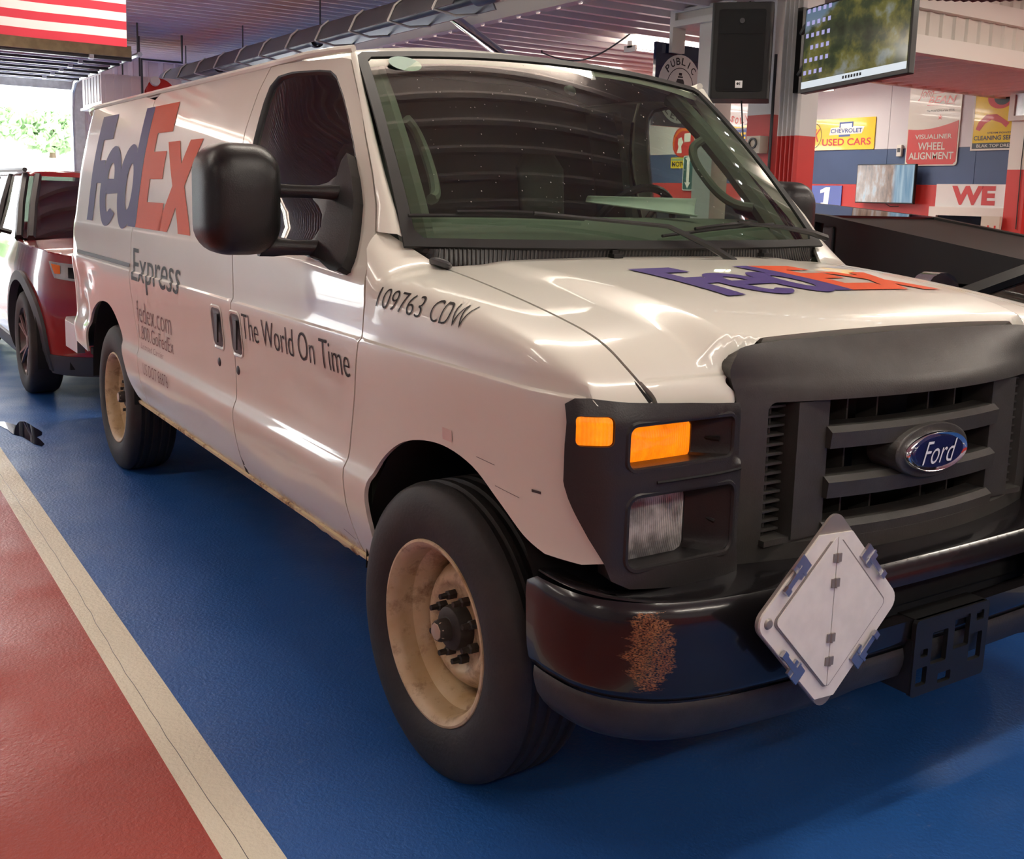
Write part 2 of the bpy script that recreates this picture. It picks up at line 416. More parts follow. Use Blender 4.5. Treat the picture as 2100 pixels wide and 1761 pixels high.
# ================================================================== THE PLACE
XR, XF, YR, YL = -15.0, 7.0, -9.0, 9.0       # rear wall, front wall, right wall, left (sign) wall
ZC, ZL, YH, XS = 3.42, 3.1, 3.0, -3.3          # high ceiling, low ceiling, header line, where the low ceiling ends
def corr(name, m, fn, u0, u1, v0, v1, period=.23, depth=.035, kind='structure', parent=None):
    """corrugated steel sheet: trapezoid ribs repeat along u, run along v; fn(u,v,d)->xyz"""
    us = []; u = u0
    while u < u1-1e-6:
        for a, d in ((0, 0), (.62, 0), (.72, 1), (.90, 1)):
            if u+a*period <= u1: us.append((u+a*period, d*depth))
        u += period
    us.append((u1, 0)); vs = [fn(a, v, d) for v in (v0, v1) for a, d in us]; n = len(us)
    me = bpy.data.meshes.new(name); me.from_pydata(vs, [], [(i, i+1, n+i+1, n+i) for i in range(n-1)]); me.update()
    o = finish(name, me, m, parent, 0)
    if not parent: tag(o, kind=kind)
    return o
def plane(name, m, pts, parent=None, kind='structure', T=None):
    b = MB(); b.add(pts, [tuple(range(len(pts)))]); me = bpy.data.meshes.new(name); me.from_pydata(b.v, [], b.f); me.update()
    o = finish(name, me, m, parent, 0)
    if not parent: tag(o, kind=kind)
    return o
# ---- floor: blue bays, red aisle, pale stripes (each coat a slab of its own thickness)
fl = MB().b2((XR, YR, -.10), (XF, YL, 0)).build('floor', 'blue_floor', smooth=0); tag(fl, 'blue painted garage floor', None, kind='structure')
MB().b2((XR+.02, -5.2, -.02), (XF-.02, -1.555, .0012)).build('painted_area', 'red_floor', fl, 0)
MB().b2((XR+.02, 5.2, -.02), (XF-.02, YL-.02, .0012)).build('painted_area', 'red_floor', fl, 0)
for i, y in enumerate((-1.50, 1.60, -5.26, 5.15)):
    MB().b2((XR+.02, y-.062, -.02), (XF-.02, y+.062, .0022)).build('floor_stripe', 'stripe', fl, 0)
# hairline crack down the stripe
cr = []; x = -6.
while x < 1.2: cr.append((x, -1.515+.007*sin(x*2.1)+random.uniform(-.003, .003), .0018)); x += .09
MB().tube(cr, .0014, 3).build('crack', 'dark_metal', fl, 0)
pud = []
for i in range(26):
    a = 2*pi*i/26; r = 1+.28*sin(3*a+1)+.2*sin(5*a); pud.append((-4.62+.30*r*cos(a)+.12*sin(a), -1.26+.085*r*sin(a)))
pd = MB().prism(pud, .0004, .0032).build('water_puddle', 'puddle', None, 0); tag(pd, 'small dark puddle of water on the blue floor beside the stripe', 'puddle')

# ---- outside
plane('ground_outside', 'concrete_out', [(-90, -60, -.12), (XR-.01, -60, -.12), (XR-.01, 60, -.12), (-90, 60, -.12)])
plane('bank_outside', 'concrete_out', [(-90, -60, 8.8), (-30, -60, -.08), (-30, 60, -.08), (-90, 60, 8.8)])
plane('pavement_side', 'concrete_out', [(XR, -60, -.12), (30, -60, -.12), (30, YR-.2, -.12), (XR, YR-.2, -.12)])
lf = mat('leaves', (.40, .60, .30), .7, vary=.5, vscale=1.5); mat('bark', (.12, .08, .05), .9)
def bush(x, y, h, w, label):
    t = thing('leafy_tree', label, 'tree', (x, y, -.05 if x > -30 else -.05+max(0, (-30-x)*.148)), 0, 'trees beyond the open door')
    MB().tube([(0, 0, 0), (.05, 0, h*.3), (0, .05, h*.6)], [.14, .11, .06], 7).build('trunk', 'bark', t)
    vs = []; fs = []
    for i in range(900):
        a = random.uniform(0, 2*pi); c = random.uniform(-1, 1); r = random.uniform(.55, 1)**.6; s_ = sqrt(1-c*c)
        lump = 1+.25*sin(3*a+c*4)
        p = Vector((w*r*s_*cos(a)*lump, w*r*s_*sin(a)*lump, h*.58+h*.42*r*c)); q = .22+.12*random.random()
        d1 = Vector((random.gauss(0, 1), random.gauss(0, 1), random.gauss(0, 1))).normalized()*q; d2 = d1.orthogonal().normalized()*q*.6
        k = len(vs); vs += [p-d1, p+d2, p+d1, p-d2]; fs.append((k, k+1, k+2, k+3))
    me = bpy.data.meshes.new('foliage'); me.from_pydata([tuple(v) for v in vs], [], fs); me.update(); finish('foliage', me, 'leaves', t, 0)
for x, y, h, w_, lb in ((-47, 2.6, 1.7, 1.5, 'round pale tree on the bank seen beyond the red SUV roof'), (-48, 6.6, 2.0, 1.6, 'bushy pale tree on the bank nearest the door jamb'), (-50, -1.8, 1.5, 1.9, 'spreading pale tree on the bank below the flag'), (-53, 4.6, 1.6, 1.7, 'small pale tree higher up the bank between two trees'),
                     (-24, .3, 2.0, 1.0, 'leafy bush standing on the pavement outside the doorway'), (-26, -2.6, 1.7, 1.1, 'low leafy bush on the pavement beyond the red SUV')): bush(x, y, h, w_, lb)

# ---- walls
DY0, DY1, DZ = -2.3, 1.08, 2.88            # garage doorway behind the van
wr = corr('wall_rear', 'mauve_panel', lambda u, v, d: (XR+d, u, v), DY1, YL, 0, ZC)
corr('wall_panel', 'mauve_panel', lambda u, v, d: (XR+d, u, v), DY0, DY1, DZ, ZC, parent=wr)
corr('wall_panel', 'wall_blue', lambda u, v, d: (XR+d, u, v), -7.0, DY0, 0, 2.4, parent=wr); corr('wall_panel', 'mauve_panel', lambda u, v, d: (XR+d, u, v), -7.0, DY0, 2.4, ZC, parent=wr)
corr('wall_panel', 'mauve_panel', lambda u, v, d: (XR+d, u, v), -8.4, -7.0, DZ, ZC, parent=wr)
corr('wall_panel', 'mauve_panel', lambda u, v, d: (XR+d, u, v), YR, -8.4, 0, ZC, parent=wr)
for a, b in ((DY0, DY1), (-8.4, -7.0)):
    t = MB(); t.b2((XR-.1, b, 0), (XR+.12, b+.16, DZ+.16)); t.b2((XR-.1, a-.16, 0), (XR+.12, a, DZ+.16)); t.b2((XR-.1, a, DZ), (XR+.12, b, DZ+.16))
    t.build('door_frame', 'galv', wr, 0)
wq = corr('wall_right', 'white_panel', lambda u, v, d: (u, YR+d, v), XR, XF, 0, ZC)
wf = MB().b2((XF, YR, 1.2), (XF+.1, YL, ZC)).build('wall_front', 'wall_white', None, 0); tag(wf, kind='structure')
MB().b2((XF-.01, YR, 0), (XF+.1, YL, 1.2)).build('wainscot', 'wall_red', wf, 0)
# sign wall: red below, blue band, white above, panels side by side
ZRB, ZBW = 1.775, 2.21
wl = MB().b2((XR, YL+.01, 0), (XF, YL+.12, ZC)).build('wall_left', 'wall_white', None, 0); tag(wl, kind='structure')
pm = [MB().b2((.003, YL-.012, ZBW+.002), (1.217, YL+.01, ZC)).mesh('p'), MB().b2((.003, YL-.012, ZRB+.002), (1.217, YL+.01, ZBW-.002)).mesh('p'), MB().b2((.0, YL-.014, 0), (1.22, YL+.01, ZRB)).mesh('p')]
for me, mm in zip(pm, ('wall_white', 'wall_blue', 'wall_red')): me.materials.append(M[mm])
x = XR
while x < XF-.1:
    for me in pm: o = link(bpy.data.objects.new('wall_board', me), wl); o.location.x = x+.02
    x += 1.22
# ---- ceilings and headers
ce = corr('ceiling', 'mauve_panel', lambda u, v, d: (u, v, ZC-d), XR, XF, YR, YH)
corr('ceiling_sheet', 'mauve_panel', lambda u, v, d: (u, v, ZC-d), XS, XF, YH, YL, parent=ce)
corr('ceiling_low', 'ceil_low', lambda u, v, d: (u, v, ZL-d), XR, XS, YH, YL, .30, .065)
h1 = corr('wall_header', 'mauve_panel', lambda u, v, d: (u, YH-d, v), XR, XS, ZL, ZC, .15, .02)
h2 = corr('wall_header_side', 'cream_panel', lambda u, v, d: (XS+d, u, v), YH, YL, ZL, ZC, .15, .02)
t1 = MB().b2((XR, YH-.06, ZL-.05), (XS+.06, YH+.05, ZL+.09)).build('trim_1', 'trim_white', None, 0); tag(t1, kind='structure')
t2 = MB().b2((XS-.05, YH-.06, ZL-.05), (XS+.07, YL, ZL+.09)).build('trim_2', 'trim_white', None, 0); tag(t2, kind='structure')
# dropped soffit to the right, lower than the ceiling behind it
so = corr('ceiling_soffit', 'mauve_panel', lambda u, v, d: (v, u, 2.76-d), 4.5, YL-.02, -4.95, -3.30, .24, .03)
so2 = corr('wall_soffit', 'cream_panel', lambda u, v, d: (-3.30+d, u, v), 4.5, YL-.02, 2.76, 3.12, .17, .02)
t3 = MB().b2((-3.34, 4.5, 2.71), (-3.24, YL-.02, 2.85)).b2((-4.98, 4.5, 2.73), (-4.9, YL-.02, 2.80)).b2((-4.98, 4.46, 2.73), (-3.24, 4.54, 2.85)).build('trim_3', 'trim_white', None, 0); tag(t3, kind='structure')

# ---- fluorescent strips: a steel tray with two tubes; the light sits right under the tubes
def strip(x, y, z, L, rz, label, group, watts=None):
    t = thing('fluorescent_light', label, 'light', (x, y, z), rz, group)
    b = MB(); b.prism([(-.04, 0), (.04, 0), (.03, .065), (-.03, .065)], -L/2, L/2, lambda a, c, h: (a, h, c)); b.build('housing', 'trim_white', t, 0)
    for s in (-1, 1): MB().tube([(s*.058, -L/2+.03, .01), (s*.058, L/2-.03, .01)], .017, 8).build('tube', 'tube_lit', t)
    for s in (-1, 1): MB().tube([(0, s*L*.3, .06), (0, s*L*.3, .148)], .006, 5).build('hanger', 'dark_metal', t)
    for s in (-1, 1): MB().box((0, s*(L/2-.012), -.01), (.17, .024, .06)).build('end_cap', 'trim_white', t, 0)
    ld = bpy.data.lights.new('strip_glow', 'AREA'); ld.shape = 'RECTANGLE'; ld.size = .12; ld.size_y = L-.1; ld.energy = watts or TUBE_W; ld.color = (1, .94, .80)
    lo = bpy.data.objects.new('strip_glow', ld); link(lo, t); lo.location = (0, 0, -.045)
    lu = bpy.data.objects.new('strip_glow_up', bpy.data.lights.new('strip_glow_up', 'AREA')); lu.data.shape = 'RECTANGLE'; lu.data.size = .16; lu.data.size_y = L-.1; lu.data.energy = (watts or TUBE_W)*.75; lu.data.color = ld.color
    link(lu, t); lu.location = (0, 0, .07); lu.rotation_euler = (pi, 0, 0)
    return t
for (x, y) in ((-8.15, 5.15), (-6.0, 5.35), (-10.6, 5.2), (-12.8, 5.3)):
    strip(x, y, ZL-.15, 1.8, 0, 'fluorescent strip light just above the roof line of the white van' if x == -8.15 else 'fluorescent strip light beyond the PUBLIC TELEPHONE sign' if x == -6.0 else 'fluorescent strip light at the far end of the low ceiling', 'strip lights on the low ceiling', 24)
for (x, y) in ((-7.0, 7.6), (-10.0, 7.6)):
    strip(x, y, ZL-.15, 1.8, 0, 'fluorescent strip light above the sign wall', 'strip lights on the low ceiling', 24)
for y, xs_, wt in ((.1, (-5.2, -1.42, 1.7, 4.6), 18), (-3.5, (-10.5, -2.0, 4.4), 13), (-6.6, (-12, -5.2, 1.2), 13)):
    for x in xs_: strip(x, y, ZC-.15, 2.4, 0, 'long fluorescent strip light under the ceiling above the van' if y > 0 else 'long fluorescent strip light above the red floor', 'strip lights above the van' if y > 0 else 'strip lights above the red floor', wt*(1.7 if x > 4 else 1))
for x in (-9.0, -12.6): strip(x, -1.25, ZC-.15, 2.3, 0, 'added unseen strip light between the flag and the garage door', 'added strip lights at the rear of the bay', 24)  # unseen strips, added out of view to brighten the rear ceiling
for x in (-1.2, 2.2):
    for y in (4.6, 7.2): strip(x, y, ZC-.15, 2.4, 0, 'long fluorescent strip light above the black car and pickup', 'strip lights over the left bay', 32)

# ---- the open sectional door, stowed under the ceiling
g = thing('garage_door', 'open sectional garage door raised on its overhead tracks', 'garage door', (XR, 0, 0))
dm = mat('door_panel', (.66, .67, .72), .4, vary=.06); 
for i in range(6):
    x0 = .35+i*.60
    MB().b2((x0, DY0+.04, 3.02), (x0+.575, DY1-.06, 3.07)).b2((x0+.02, DY0+.04, 2.98), (x0+.06, DY1-.06, 3.02)).build('door_section', 'door_panel', g, 0)
    MB().b2((x0+.50, DY0+.04, 2.955), (x0+.56, DY1-.06, 3.02)).build('strut', 'dark_metal', g, 0)
    for y in (DY0+.5, -.6, DY1-.55): MB().b2((x0+.535, y, 2.94), (x0+.62, y+.05, 3.02)).build('hinge', 'galv', g, 0)
for y in (DY0-.03, DY1):
    b = MB(); b.tube([(.10, y, .0), (.10, y, 2.62), (.16, y, 2.85), (.34, y, 2.98), (.55, y, 3.0), (4.05, y, 3.03)], .03, 6); b.build('track', 'galv', g)
    b = MB(); b.tube([(3.95, y, 3.03), (3.95, y, ZC)], .012, 5); b.build('track_hanger', 'dark_metal', g)
MB().b2((3.62, DY0, 2.99), (3.98, DY1-.08, 3.12)).build('board', 'wood_board', g, 0)

# ---- flag hanging over the door
ft = thing('flag', 'red and white striped flag hanging from the ceiling in front of the garage doorway', 'flag', (-6.0, 0, 2.50))
mat('flag_red', (.62, .03, .06), .7); mat('flag_white', (.86, .80, .80), .7); mat('flag_blue', (.03, .05, .2), .7)
FY0, FY1, SH = -1.74, -.252, .0602
def fwave(y, z): return .02*sin(y*4+z)+.012*sin(y*9)
for i in range(13):
    y0 = FY0+(.59 if i >= 6 else 0); N = 24; vs = []; fs = []
    for j in range(N+1):
        y = y0+(FY1-y0)*j/N
        for z in (i*SH, (i+1)*SH): vs.append((fwave(y, z), y, z))
    for j in range(N): fs.append((2*j, 2*j+2, 2*j+3, 2*j+1))
    me = bpy.data.meshes.new('stripe'); me.from_pydata(vs, [], fs); me.update(); finish('stripe', me, 'flag_red' if i % 2 == 0 else 'flag_white', ft, 60)
N = 10; vs = [(fwave(FY0+.59*j/N, z), FY0+.59*j/N, z) for j in range(N+1) for z in (6*SH, 13*SH)]
me = bpy.data.meshes.new('canton'); me.from_pydata(vs, [], [(2*j, 2*j+2, 2*j+3, 2*j+1) for j in range(N)]); me.update(); ca = finish('canton', me, 'flag_blue', ft, 60)
for r in range(9):
    for c in range(6 if r % 2 == 0 else 5):
        y = FY0+.05+(c+(.5 if r % 2 else 0))*.098; z = 6*SH+.04+r*.045
        st = [(y+(.017 if k % 2 == 0 else .007)*sin(k*pi/5), z+(.017 if k % 2 == 0 else .007)*cos(k*pi/5)) for k in range(10)]
        MB().prism(st, fwave(y, z)+.002, fwave(y, z)+.004, lambda a, b_, h: (h, a, b_)).build('star', 'flag_white', ca, 0)
MB().tube([(0, FY0, 13*SH+.01), (0, FY1, 13*SH+.01)], .014, 6).build('pole', 'dark_metal', ft)

# ---- hanging unit heater
u = thing('unit_heater', 'pale boxy unit heater hanging beside the garage doorway', 'heater', (-13.1, .86, 2.50))
MB().b2((0, 0, 0), (1.1, 1.0, .38)).build('casing', 'mauve_panel', u, 0)
for i in range(6): MB().b2((.08+i*.17, -.012, .04), (.19+i*.17, 0, .36)).build('louvre', 'white_panel', u, 0)
for i in range(9): MB().b2((1.1, .05+i*.105, .03), (1.108, .10+i*.105, .36)).build('rib', 'mauve_panel', u, 0)
MB().b2((-.02, -.03, -.03), (1.12, 1.02, .0)).build('base_pan', 'trim_white', u, 0)
for a in (.1, 1.0): MB().tube([(a, .5, .38), (a, .5, ZC-2.5)], .012, 5).build('hanger', 'dark_metal', u)
# ---- red hose reel on a black bracket
hr = thing('hose_reel', 'red hose reel on a black pipe bracket beside the unit heater', 'hose reel', (-11.6, 1.42, 2.45))
MB().lathe([(0, -.07), (.05, -.07), (.17, -.07), (.17, -.05), (.09, -.05), (.09, .05), (.17, .05), (.17, .07), (.05, .07), (0, .07)], 20, Matrix.Translation((0, .05, .2)) @ Matrix.Rotation(radians(70), 4, 'Y')).build('drum', 'red_paint', hr)
MB().lathe([(0, .06), (.06, .06), (.06, .10), (0, .10)], 14, Matrix.Translation((0, -.02, .31)) @ Matrix.Rotation(radians(70), 4, 'Y')).build('motor', 'trim_white', hr)
MB().tube([(0, -.16, .02), (0, -.16, .60), (0, .34, .60), (0, .34, ZC-2.45)], .016, 6).build('bracket', 'dark_metal', hr)

# ---- radiant tube heater with wire guards
TH = thing('tube_heater', 'long grey radiant tube heater with white guard wires under the ceiling', 'heater', (-9.0, 2.1, 2.93))
prof = [(-.20, 0), (-.13, .13), (-.06, .19), (.06, .19), (.13, .13), (.20, 0), (.185, 0), (.12, .12), (.05, .175), (-.05, .175), (-.12, .12), (-.185, 0)]
MB().prism(prof, -4.4, 4.0, lambda a, b_, h: (h, a, b_)).build('reflector', 'heater_grey', TH)
MB().tube([(-4.5, 0, .07), (4.25, 0, .07)], .05, 12).build('burner_tube', 'dark_metal', TH)
for i in range(11): 
    x = -4.1+i*.78; MB().tube([(x, -.205, .0), (x, -.14, .135), (x, -.065, .20)], .011, 5).tube([(x, -.205, 0), (x, 0, -.03), (x, .205, 0)], .011, 5).build('guard_wire', 'trim_white', TH)
for i in range(4):
    x = -3.6+i*2.3; MB().tube([(x, 0, .19), (x, 0, ZC-2.93)], .008, 4).build('hanger_rod', 'dark_metal', TH)
for x in (-2.2, .9): MB().lathe([(.055, -.03), (.075, -.03), (.075, .03), (.055, .03)], 16, Matrix.Translation((x, 0, .07)) @ Matrix.Rotation(pi/2, 4, 'Y')).build('collar', 'dark_metal', TH)
MB().lathe([(0, 0), (.085, 0), (.085, .22), (.06, .27), (.06, .45), (0, .45)], 18, Matrix.Translation((4.05, 0, .08)) @ Matrix.Rotation(pi/2, 4, 'Y')).build('end_cap', 'heater_grey', TH)
ex = thing('exhaust_pipe', 'shiny flexible metal exhaust pipe slanting down over the van roof', 'pipe', (-6.9, 2.55, 3.42))
pts = [(0, 0, -.03), (.02, 0, -.04), (.12, 0, -.02-.04)]+[(.12+i*.12, 0, -.06-i*.0585) for i in range(1, 20)]
MB().tube(pts, .045, 12).build('pipe', 'chrome', ex)
for i in range(8): MB().tube([(.10+.04*i, 0, -.05-.0195*i), (.118+.04*i, 0, -.059-.0195*i)], .052, 12).build('flex_ring', 'chrome', ex)
MB().tube([(0, 0, -.03), (0, 0, .0)], .05, 10).build('riser', 'galv', ex)
dk = thing('flexible_duct', 'dark corrugated flexible duct hanging near the tilted screen', 'duct', (-2.4, 3.9, 2.98))
rr = []; pp = []
for i in range(60):
    a = i/59; pp.append((-.1+1.5*a, .05+.5*a, .02*sin(a*3)-.10*sin(a*pi)+.06)); rr.append(.15+(.012 if i % 2 else 0))
MB().tube(pp, rr, 16).build('hose', 'dark_metal', dk, 60)
MB().tube([(-.1, .05, .0), (-.1, .05, ZC-2.98)], .01, 5).build('hanger', 'dark_metal', dk)
cb = []
for i in range(19): a = i/18; cb.append((-7.35+1.55*a, 4.35-.05*a, 3.02-.16*sin(pi*a)+.03*a))
tag(MB().tube([(-7.35, 4.35, ZL-.02)]+cb+[(-5.8, 4.3, ZL-.02)], .008, 6).build('hanging_cable', 'rubber'), 'thin black cable sagging between two strip lights', 'cable')
# ================================================================== COLUMNS, SIGNS, SCREENS (left side of the shop)
def column_post():
    c = thing('steel_post', 'square white steel post carrying the loudspeaker', 'post', (-4.27, 3.95, 0))
    MB().b2((-.11, -.09, 0), (.11, .09, ZL-.10)).build('shaft', 'trim_white', c, 0)
    b = MB(); b.b2((-.42, -.14, 2.92), (.34, .14, 2.97)); b.b2((-.42, -.14, 2.72), (-.38, .0, 2.92)); b.b2((-.42, -.14, 3.03), (.34, .14, ZL-.045))
    for x in (-.42, .28): b.b2((x, -.14, 2.97), (x+.06, .14, 3.03))
    b.build('cap_frame', 'trim_white', c, 0)
    MB().b2((-.36, -.11, 2.97), (.28, .11, 3.03)).build('cap_panel', 'cream_panel', c, 0)
    return c
column_post()
c = thing('clad_column', 'corrugated column painted white over red beside the tilted screen', 'column', (-3.38, 3.99, 0))
for z0, z1, mm in ((0, 2.0, 'wall_red'), (2.0, ZL-.05, 'white_panel')):
    b = MB(); pr = []
    for i in range(5): pr += [(-.11+i*.042, -.11), (-.094+i*.042, -.11), (-.087+i*.042, -.135), (-.077+i*.042, -.135)]
    pr += [(.105, -.11), (.105, .07), (-.11, .07)]
    b.prism(pr, z0, z1); b.build('cladding', mm, c, 0)
MB().tube([(-.135, -.15, .3), (-.135, -.15, 2.6)], .012, 6).build('conduit', 'dark_metal', c)
c = thing('plain_column', 'plain square column painted red with a white top', 'column', (-3.71, 4.0, 0))
MB().b2((-.12, -.10, 0), (.12, .10, 2.17)).build('shaft', 'wall_red', c, 0); MB().b2((-.12, -.10, 2.17), (.12, .10, ZL-.05)).build('shaft_top', 'white_panel', c, 0)
c = thing('gauge_box', 'beige box with a round dial fixed to the plain red column', 'control box', (-3.66, 3.835, 1.875))
MB().b2((-.07, -.03, 0), (.07, .06, .13)).build('case', 'beige_box', c, 0)
MB().lathe([(.03, 0), (.042, 0), (.042, .012), (.03, .012)], 20, Matrix.Translation((0, -.03, .075)) @ Matrix.Rotation(pi/2, 4, 'X')).build('dial', 'dark_metal', c)
c = thing('wall_column', 'box column painted red under white in front of the sign wall', 'column', (-4.40, 8.60, 0))
MB().b2((-.12, -.08, 0), (.10, .08, 1.93)).build('shaft', 'wall_red', c, 0); MB().b2((-.12, -.08, 1.93), (.10, .08, 2.46)).build('shaft_top', 'trim_white', c, 0)
MB().b2((-.08, -.12, 2.46), (.36, .12, 2.72)).build('cap_box', 'galv', c, 0)
MB().b2((-.13, -.14, 2.44), (.40, .13, 2.49)).b2((-.13, -.14, 2.49), (-.07, .13, 2.71)).build('cap_rail', 'trim_white', c, 0)
MB().tube([(.05, -.09, 1.3), (.04, -.09, 2.0), (.05, -.09, 2.46)], .006, 4).build('cable', 'rubber', c)
c = thing('wall_plate', 'cream plate with red and green marks low on the box column', 'plate', (-4.60, 8.46, 1.20))
MB().b2((-.12, -.02, 0), (.10, .02, .23)).build('plate', 'beige_box', c, 0)
for i in range(4): MB().b2((-.08+i*.04, -.024, .04+.03*(i % 2)), (-.06+i*.04, -.02, .10+.03*(i % 2))).build('mark', 'red_paint' if i % 2 else 'leaves', c, 0)

# ---- loudspeaker
Rz = radians(-47)
s = thing('loudspeaker', 'black PA loudspeaker hung on the white steel post', 'loudspeaker', (-3.53, 3.50, 2.235), Rz)
b = MB(); b.prism([(-.17, -.22), (.17, -.22), (.19, -.20), (.19, .20), (.17, .22), (-.17, .15), (-.17, -.15)][:0] or rrect(-.19, -.215, .19, .215, .03, 4), 0, .67); bev(b.build('cabinet', mat('speaker_black', (.005, .005, .005), .5), s, 40), .02, 3)
G = MB().prism(rrect(-.165, .05, .165, .62, .02, 4), .19, .198, lambda a, z, h: (h, a, z)).build('grille', 'dark_metal', s, 0)
mg = mat('speaker_mesh', (.004, .004, .004), .7); G.data.materials[0] = mg
MB().prism(rrect(-.165, .45, .165, .62, .02, 4), .198, .204, lambda a, z, h: (h, a, z)).build('horn', 'black_gloss', s, 0).data.materials[0] = mg
MB().lathe([(0, 0), (.018, 0), (.018, .006), (0, .006)], 12, Matrix.Translation((.205, 0, .54)) @ Matrix.Rotation(pi/2, 4, 'Y')).build('driver_dot', 'dark_metal', s)
MB().prism([(-.025, .075), (.025, .075), (.025, .125), (-.025, .125)], .198, .203, lambda a, z, h: (h, a, z)).build('badge', 'steel', s, 0)
MB().prism(ell(-.008, .104, .009, .009, 12), .203, .205, lambda a, z, h: (h, a, z)).prism([(.004, .094), (.009, .094), (.009, .114), (.004, .114)], .203, .205, lambda a, z, h: (h, a, z)).build('emblem', 'black_plastic', s, 0)
MB().b2((-.22, -.05, .2), (-.19, .05, .5)).build('bracket', 'dark_metal', s, 0)
MB().tube([(.05, 0, .67), (.0, .04, .70), (-.06, .02, .69), (-.15, 0, .68)], .009, 6).build('handle_cable', 'rubber', s)
MB().tube([(.02, .02, 0), (.03, .03, -.10), (.0, .05, -.30), (-.02, .06, -.40)], .006, 5).build('lead', 'rubber', s)
# ---- tilted TV on a swing arm
def scr_mat(name, kind):
    m = mat(name, (.01, .01, .01), .12); n, l, b = nodes(m); xyz = pos(m)
    if kind == 'wallpaper':
        nz = noise(m, 4.2, 9, rough=.6); land = ramp(m, nz, [(.30, (.008, .012, .006)), (.46, (.035, .045, .02)), (.56, (.13, .12, .03)), (.66, (.20, .22, .20)), (.8, (.08, .12, .18))])
        hgt = mth(m, 'ADD', xyz[2], mth(m, 'MULTIPLY', xyz[0], -.55)); hgt = mth(m, 'ADD', hgt, mth(m, 'MULTIPLY', mth(m, 'SUBTRACT', nz, .5), .35))
        sky = ramp(m, xyz[2], [(.2, (.24, .28, .30)), (.6, (.08, .14, .22))])
        c = mix(m, ramp(m, hgt, [(.36, (0, 0, 0)), (.42, (1, 1, 1))]), land, sky)
    else:
        nz = noise(m, 7, 6, rough=.6, vscale=(1.6, 1, .5)); st = noise(m, 3, 3, vscale=(9, 1, .6))
        br = ramp(m, nz, [(.3, (.06, .03, .02)), (.5, (.30, .17, .11)), (.62, (.42, .40, .40)), (.75, (.20, .30, .38))])
        bl = ramp(m, st, [(.3, (.10, .22, .34)), (.7, (.36, .48, .56))])
        c = mix(m, ramp(m, xyz[0], [(.54, (0, 0, 0)), (.6, (1, 1, 1))]), br, bl)
    l.new(c, b.inputs['Emission Color']); b.inputs['Emission Strength'].default_value = .85
    return m
scr_mat('screen_wallpaper', 'wallpaper'); scr_mat('screen_bark', 'bark')
icon = mat('screen_icon', (.02, .02, .02), .3, emit=(.36, .34, .62), es=.9); mat('screen_bar', (.02, .02, .02), .3, emit=(.62, .68, .74), es=.9)
P0 = Vector((-2.95, 3.50, 2.25)); P1 = Vector((-1.975, 3.36, 2.302))
ang = math.atan2(P1.y-P0.y, P1.x-P0.x); TW = (P1-P0).length; Hh = .575
tv = thing('tilted_screen', 'large flat screen showing a mountain wallpaper tilted on a swing arm', 'screen', P0, ang)
tv.rotation_euler = (radians(-3), -math.asin((P1.z-P0.z)/TW), ang)
bev(MB().b2((0, 0, 0), (TW, .05, Hh)).build('bezel', 'black_plastic', tv, 0), .006)
MB().b2((.015, -.004, .03), (TW-.015, 0, Hh-.015)).build('display', 'screen_wallpaper', tv, 0)
MB().b2((.015, -.006, .03), (TW-.015, -.003, .075)).build('taskbar', 'screen_bar', tv, 0)
for r in range(6):
    for q in range(5):
        if (r, q) in ((0, 4), (2, 0)): continue
        MB().b2((.03+q*.052, -.0065, .12+r*.083), (.055+q*.052, -.0035, .148+r*.083)).build('icon', 'screen_icon', tv, 0)
for q in range(7): MB().b2((.42+q*.026, -.0085, .043), (.434+q*.026, -.006, .062)).build('taskbar_icon', 'ink_black', tv, 0)
ar = thing('screen_mount', 'black two-bar wall arm holding the tilted screen to the column', 'bracket', (-3.26, 3.82, 2.30))
MB().b2((-.03, -.02, 0), (.02, .03, .60)).build('wall_rail', 'black_plastic', ar, 0)
for z in (.13, .42): MB().tube([(0, 0, z), (.12, -.10, z+.02), (.290, -.235, z+.03)], .020, 6).build('arm', 'black_plastic', ar)
# ---- bare bulb lamp seen beside the column
lb = thing('wall_bulb', 'small glowing round bulb behind the corrugated column', 'lamp', (-5.86, 6.4, 2.90))
MB().lathe([(0, -.06), (.04, -.05), (.06, 0), (.04, .05), (.02, .07), (.02, .12), (0, .12)], 14).build('bulb', 'tube_lit', lb)
MB().tube([(0, 0, .10), (0, 0, .17)], .01, 5).build('stem', 'dark_metal', lb)

# ---- sign helpers (boards flat on the Y = const wall, facing -Y)
def sign(name, label, x0, z0, x1, z1, y, m, cat='sign', r=.0, th=.012, group=None):
    t = thing(name, label, cat, (x0, y, z0), 0, group); w, h = x1-x0, z1-z0
    MB().prism(rrect(0, 0, w, h, r, 4) if r else [(0, 0), (w, 0), (w, h), (0, h)], -th, 0, lambda a, b_, hh: (a, hh, b_)).build('board', m, t, 0)
    return t, w, h, -th-.002
mat('sg_yellow', (.80, .58, .02), .16, coat=.6); mat('sg_red', (.55, .025, .02), .3, coat=.25); mat('sg_cream', (.66, .64, .56), .3, coat=.25)
mat('sg_navy', (.012, .018, .06), .12, coat=.8); mat('sg_white', (.80, .79, .76), .2, coat=.5); mat('sg_blue', (.03, .06, .42), .25); mat('sg_orange', (.85, .20, .02), .2)
mat('sg_teal', (.02, .10, .10), .3); mat('sg_black', (.012, .012, .014), .3); mat('sg_mid', (.06, .10, .30), .25)
YW = YL-.016
t, w, h, y = sign('used_cars_sign', 'yellow metal sign reading OK USED CARS', -7.74, 2.215, -6.64, 2.615, YW, 'sg_yellow', r=.01)
poly_y('ring', [ell(.12, .19, .135, .165), ell(.12, .19, .127, .157)], 'sg_black', t, y)
decal('lettering', 'OK', 'sg_red', t, .01, .11, .23, .28, y, .012, .35)
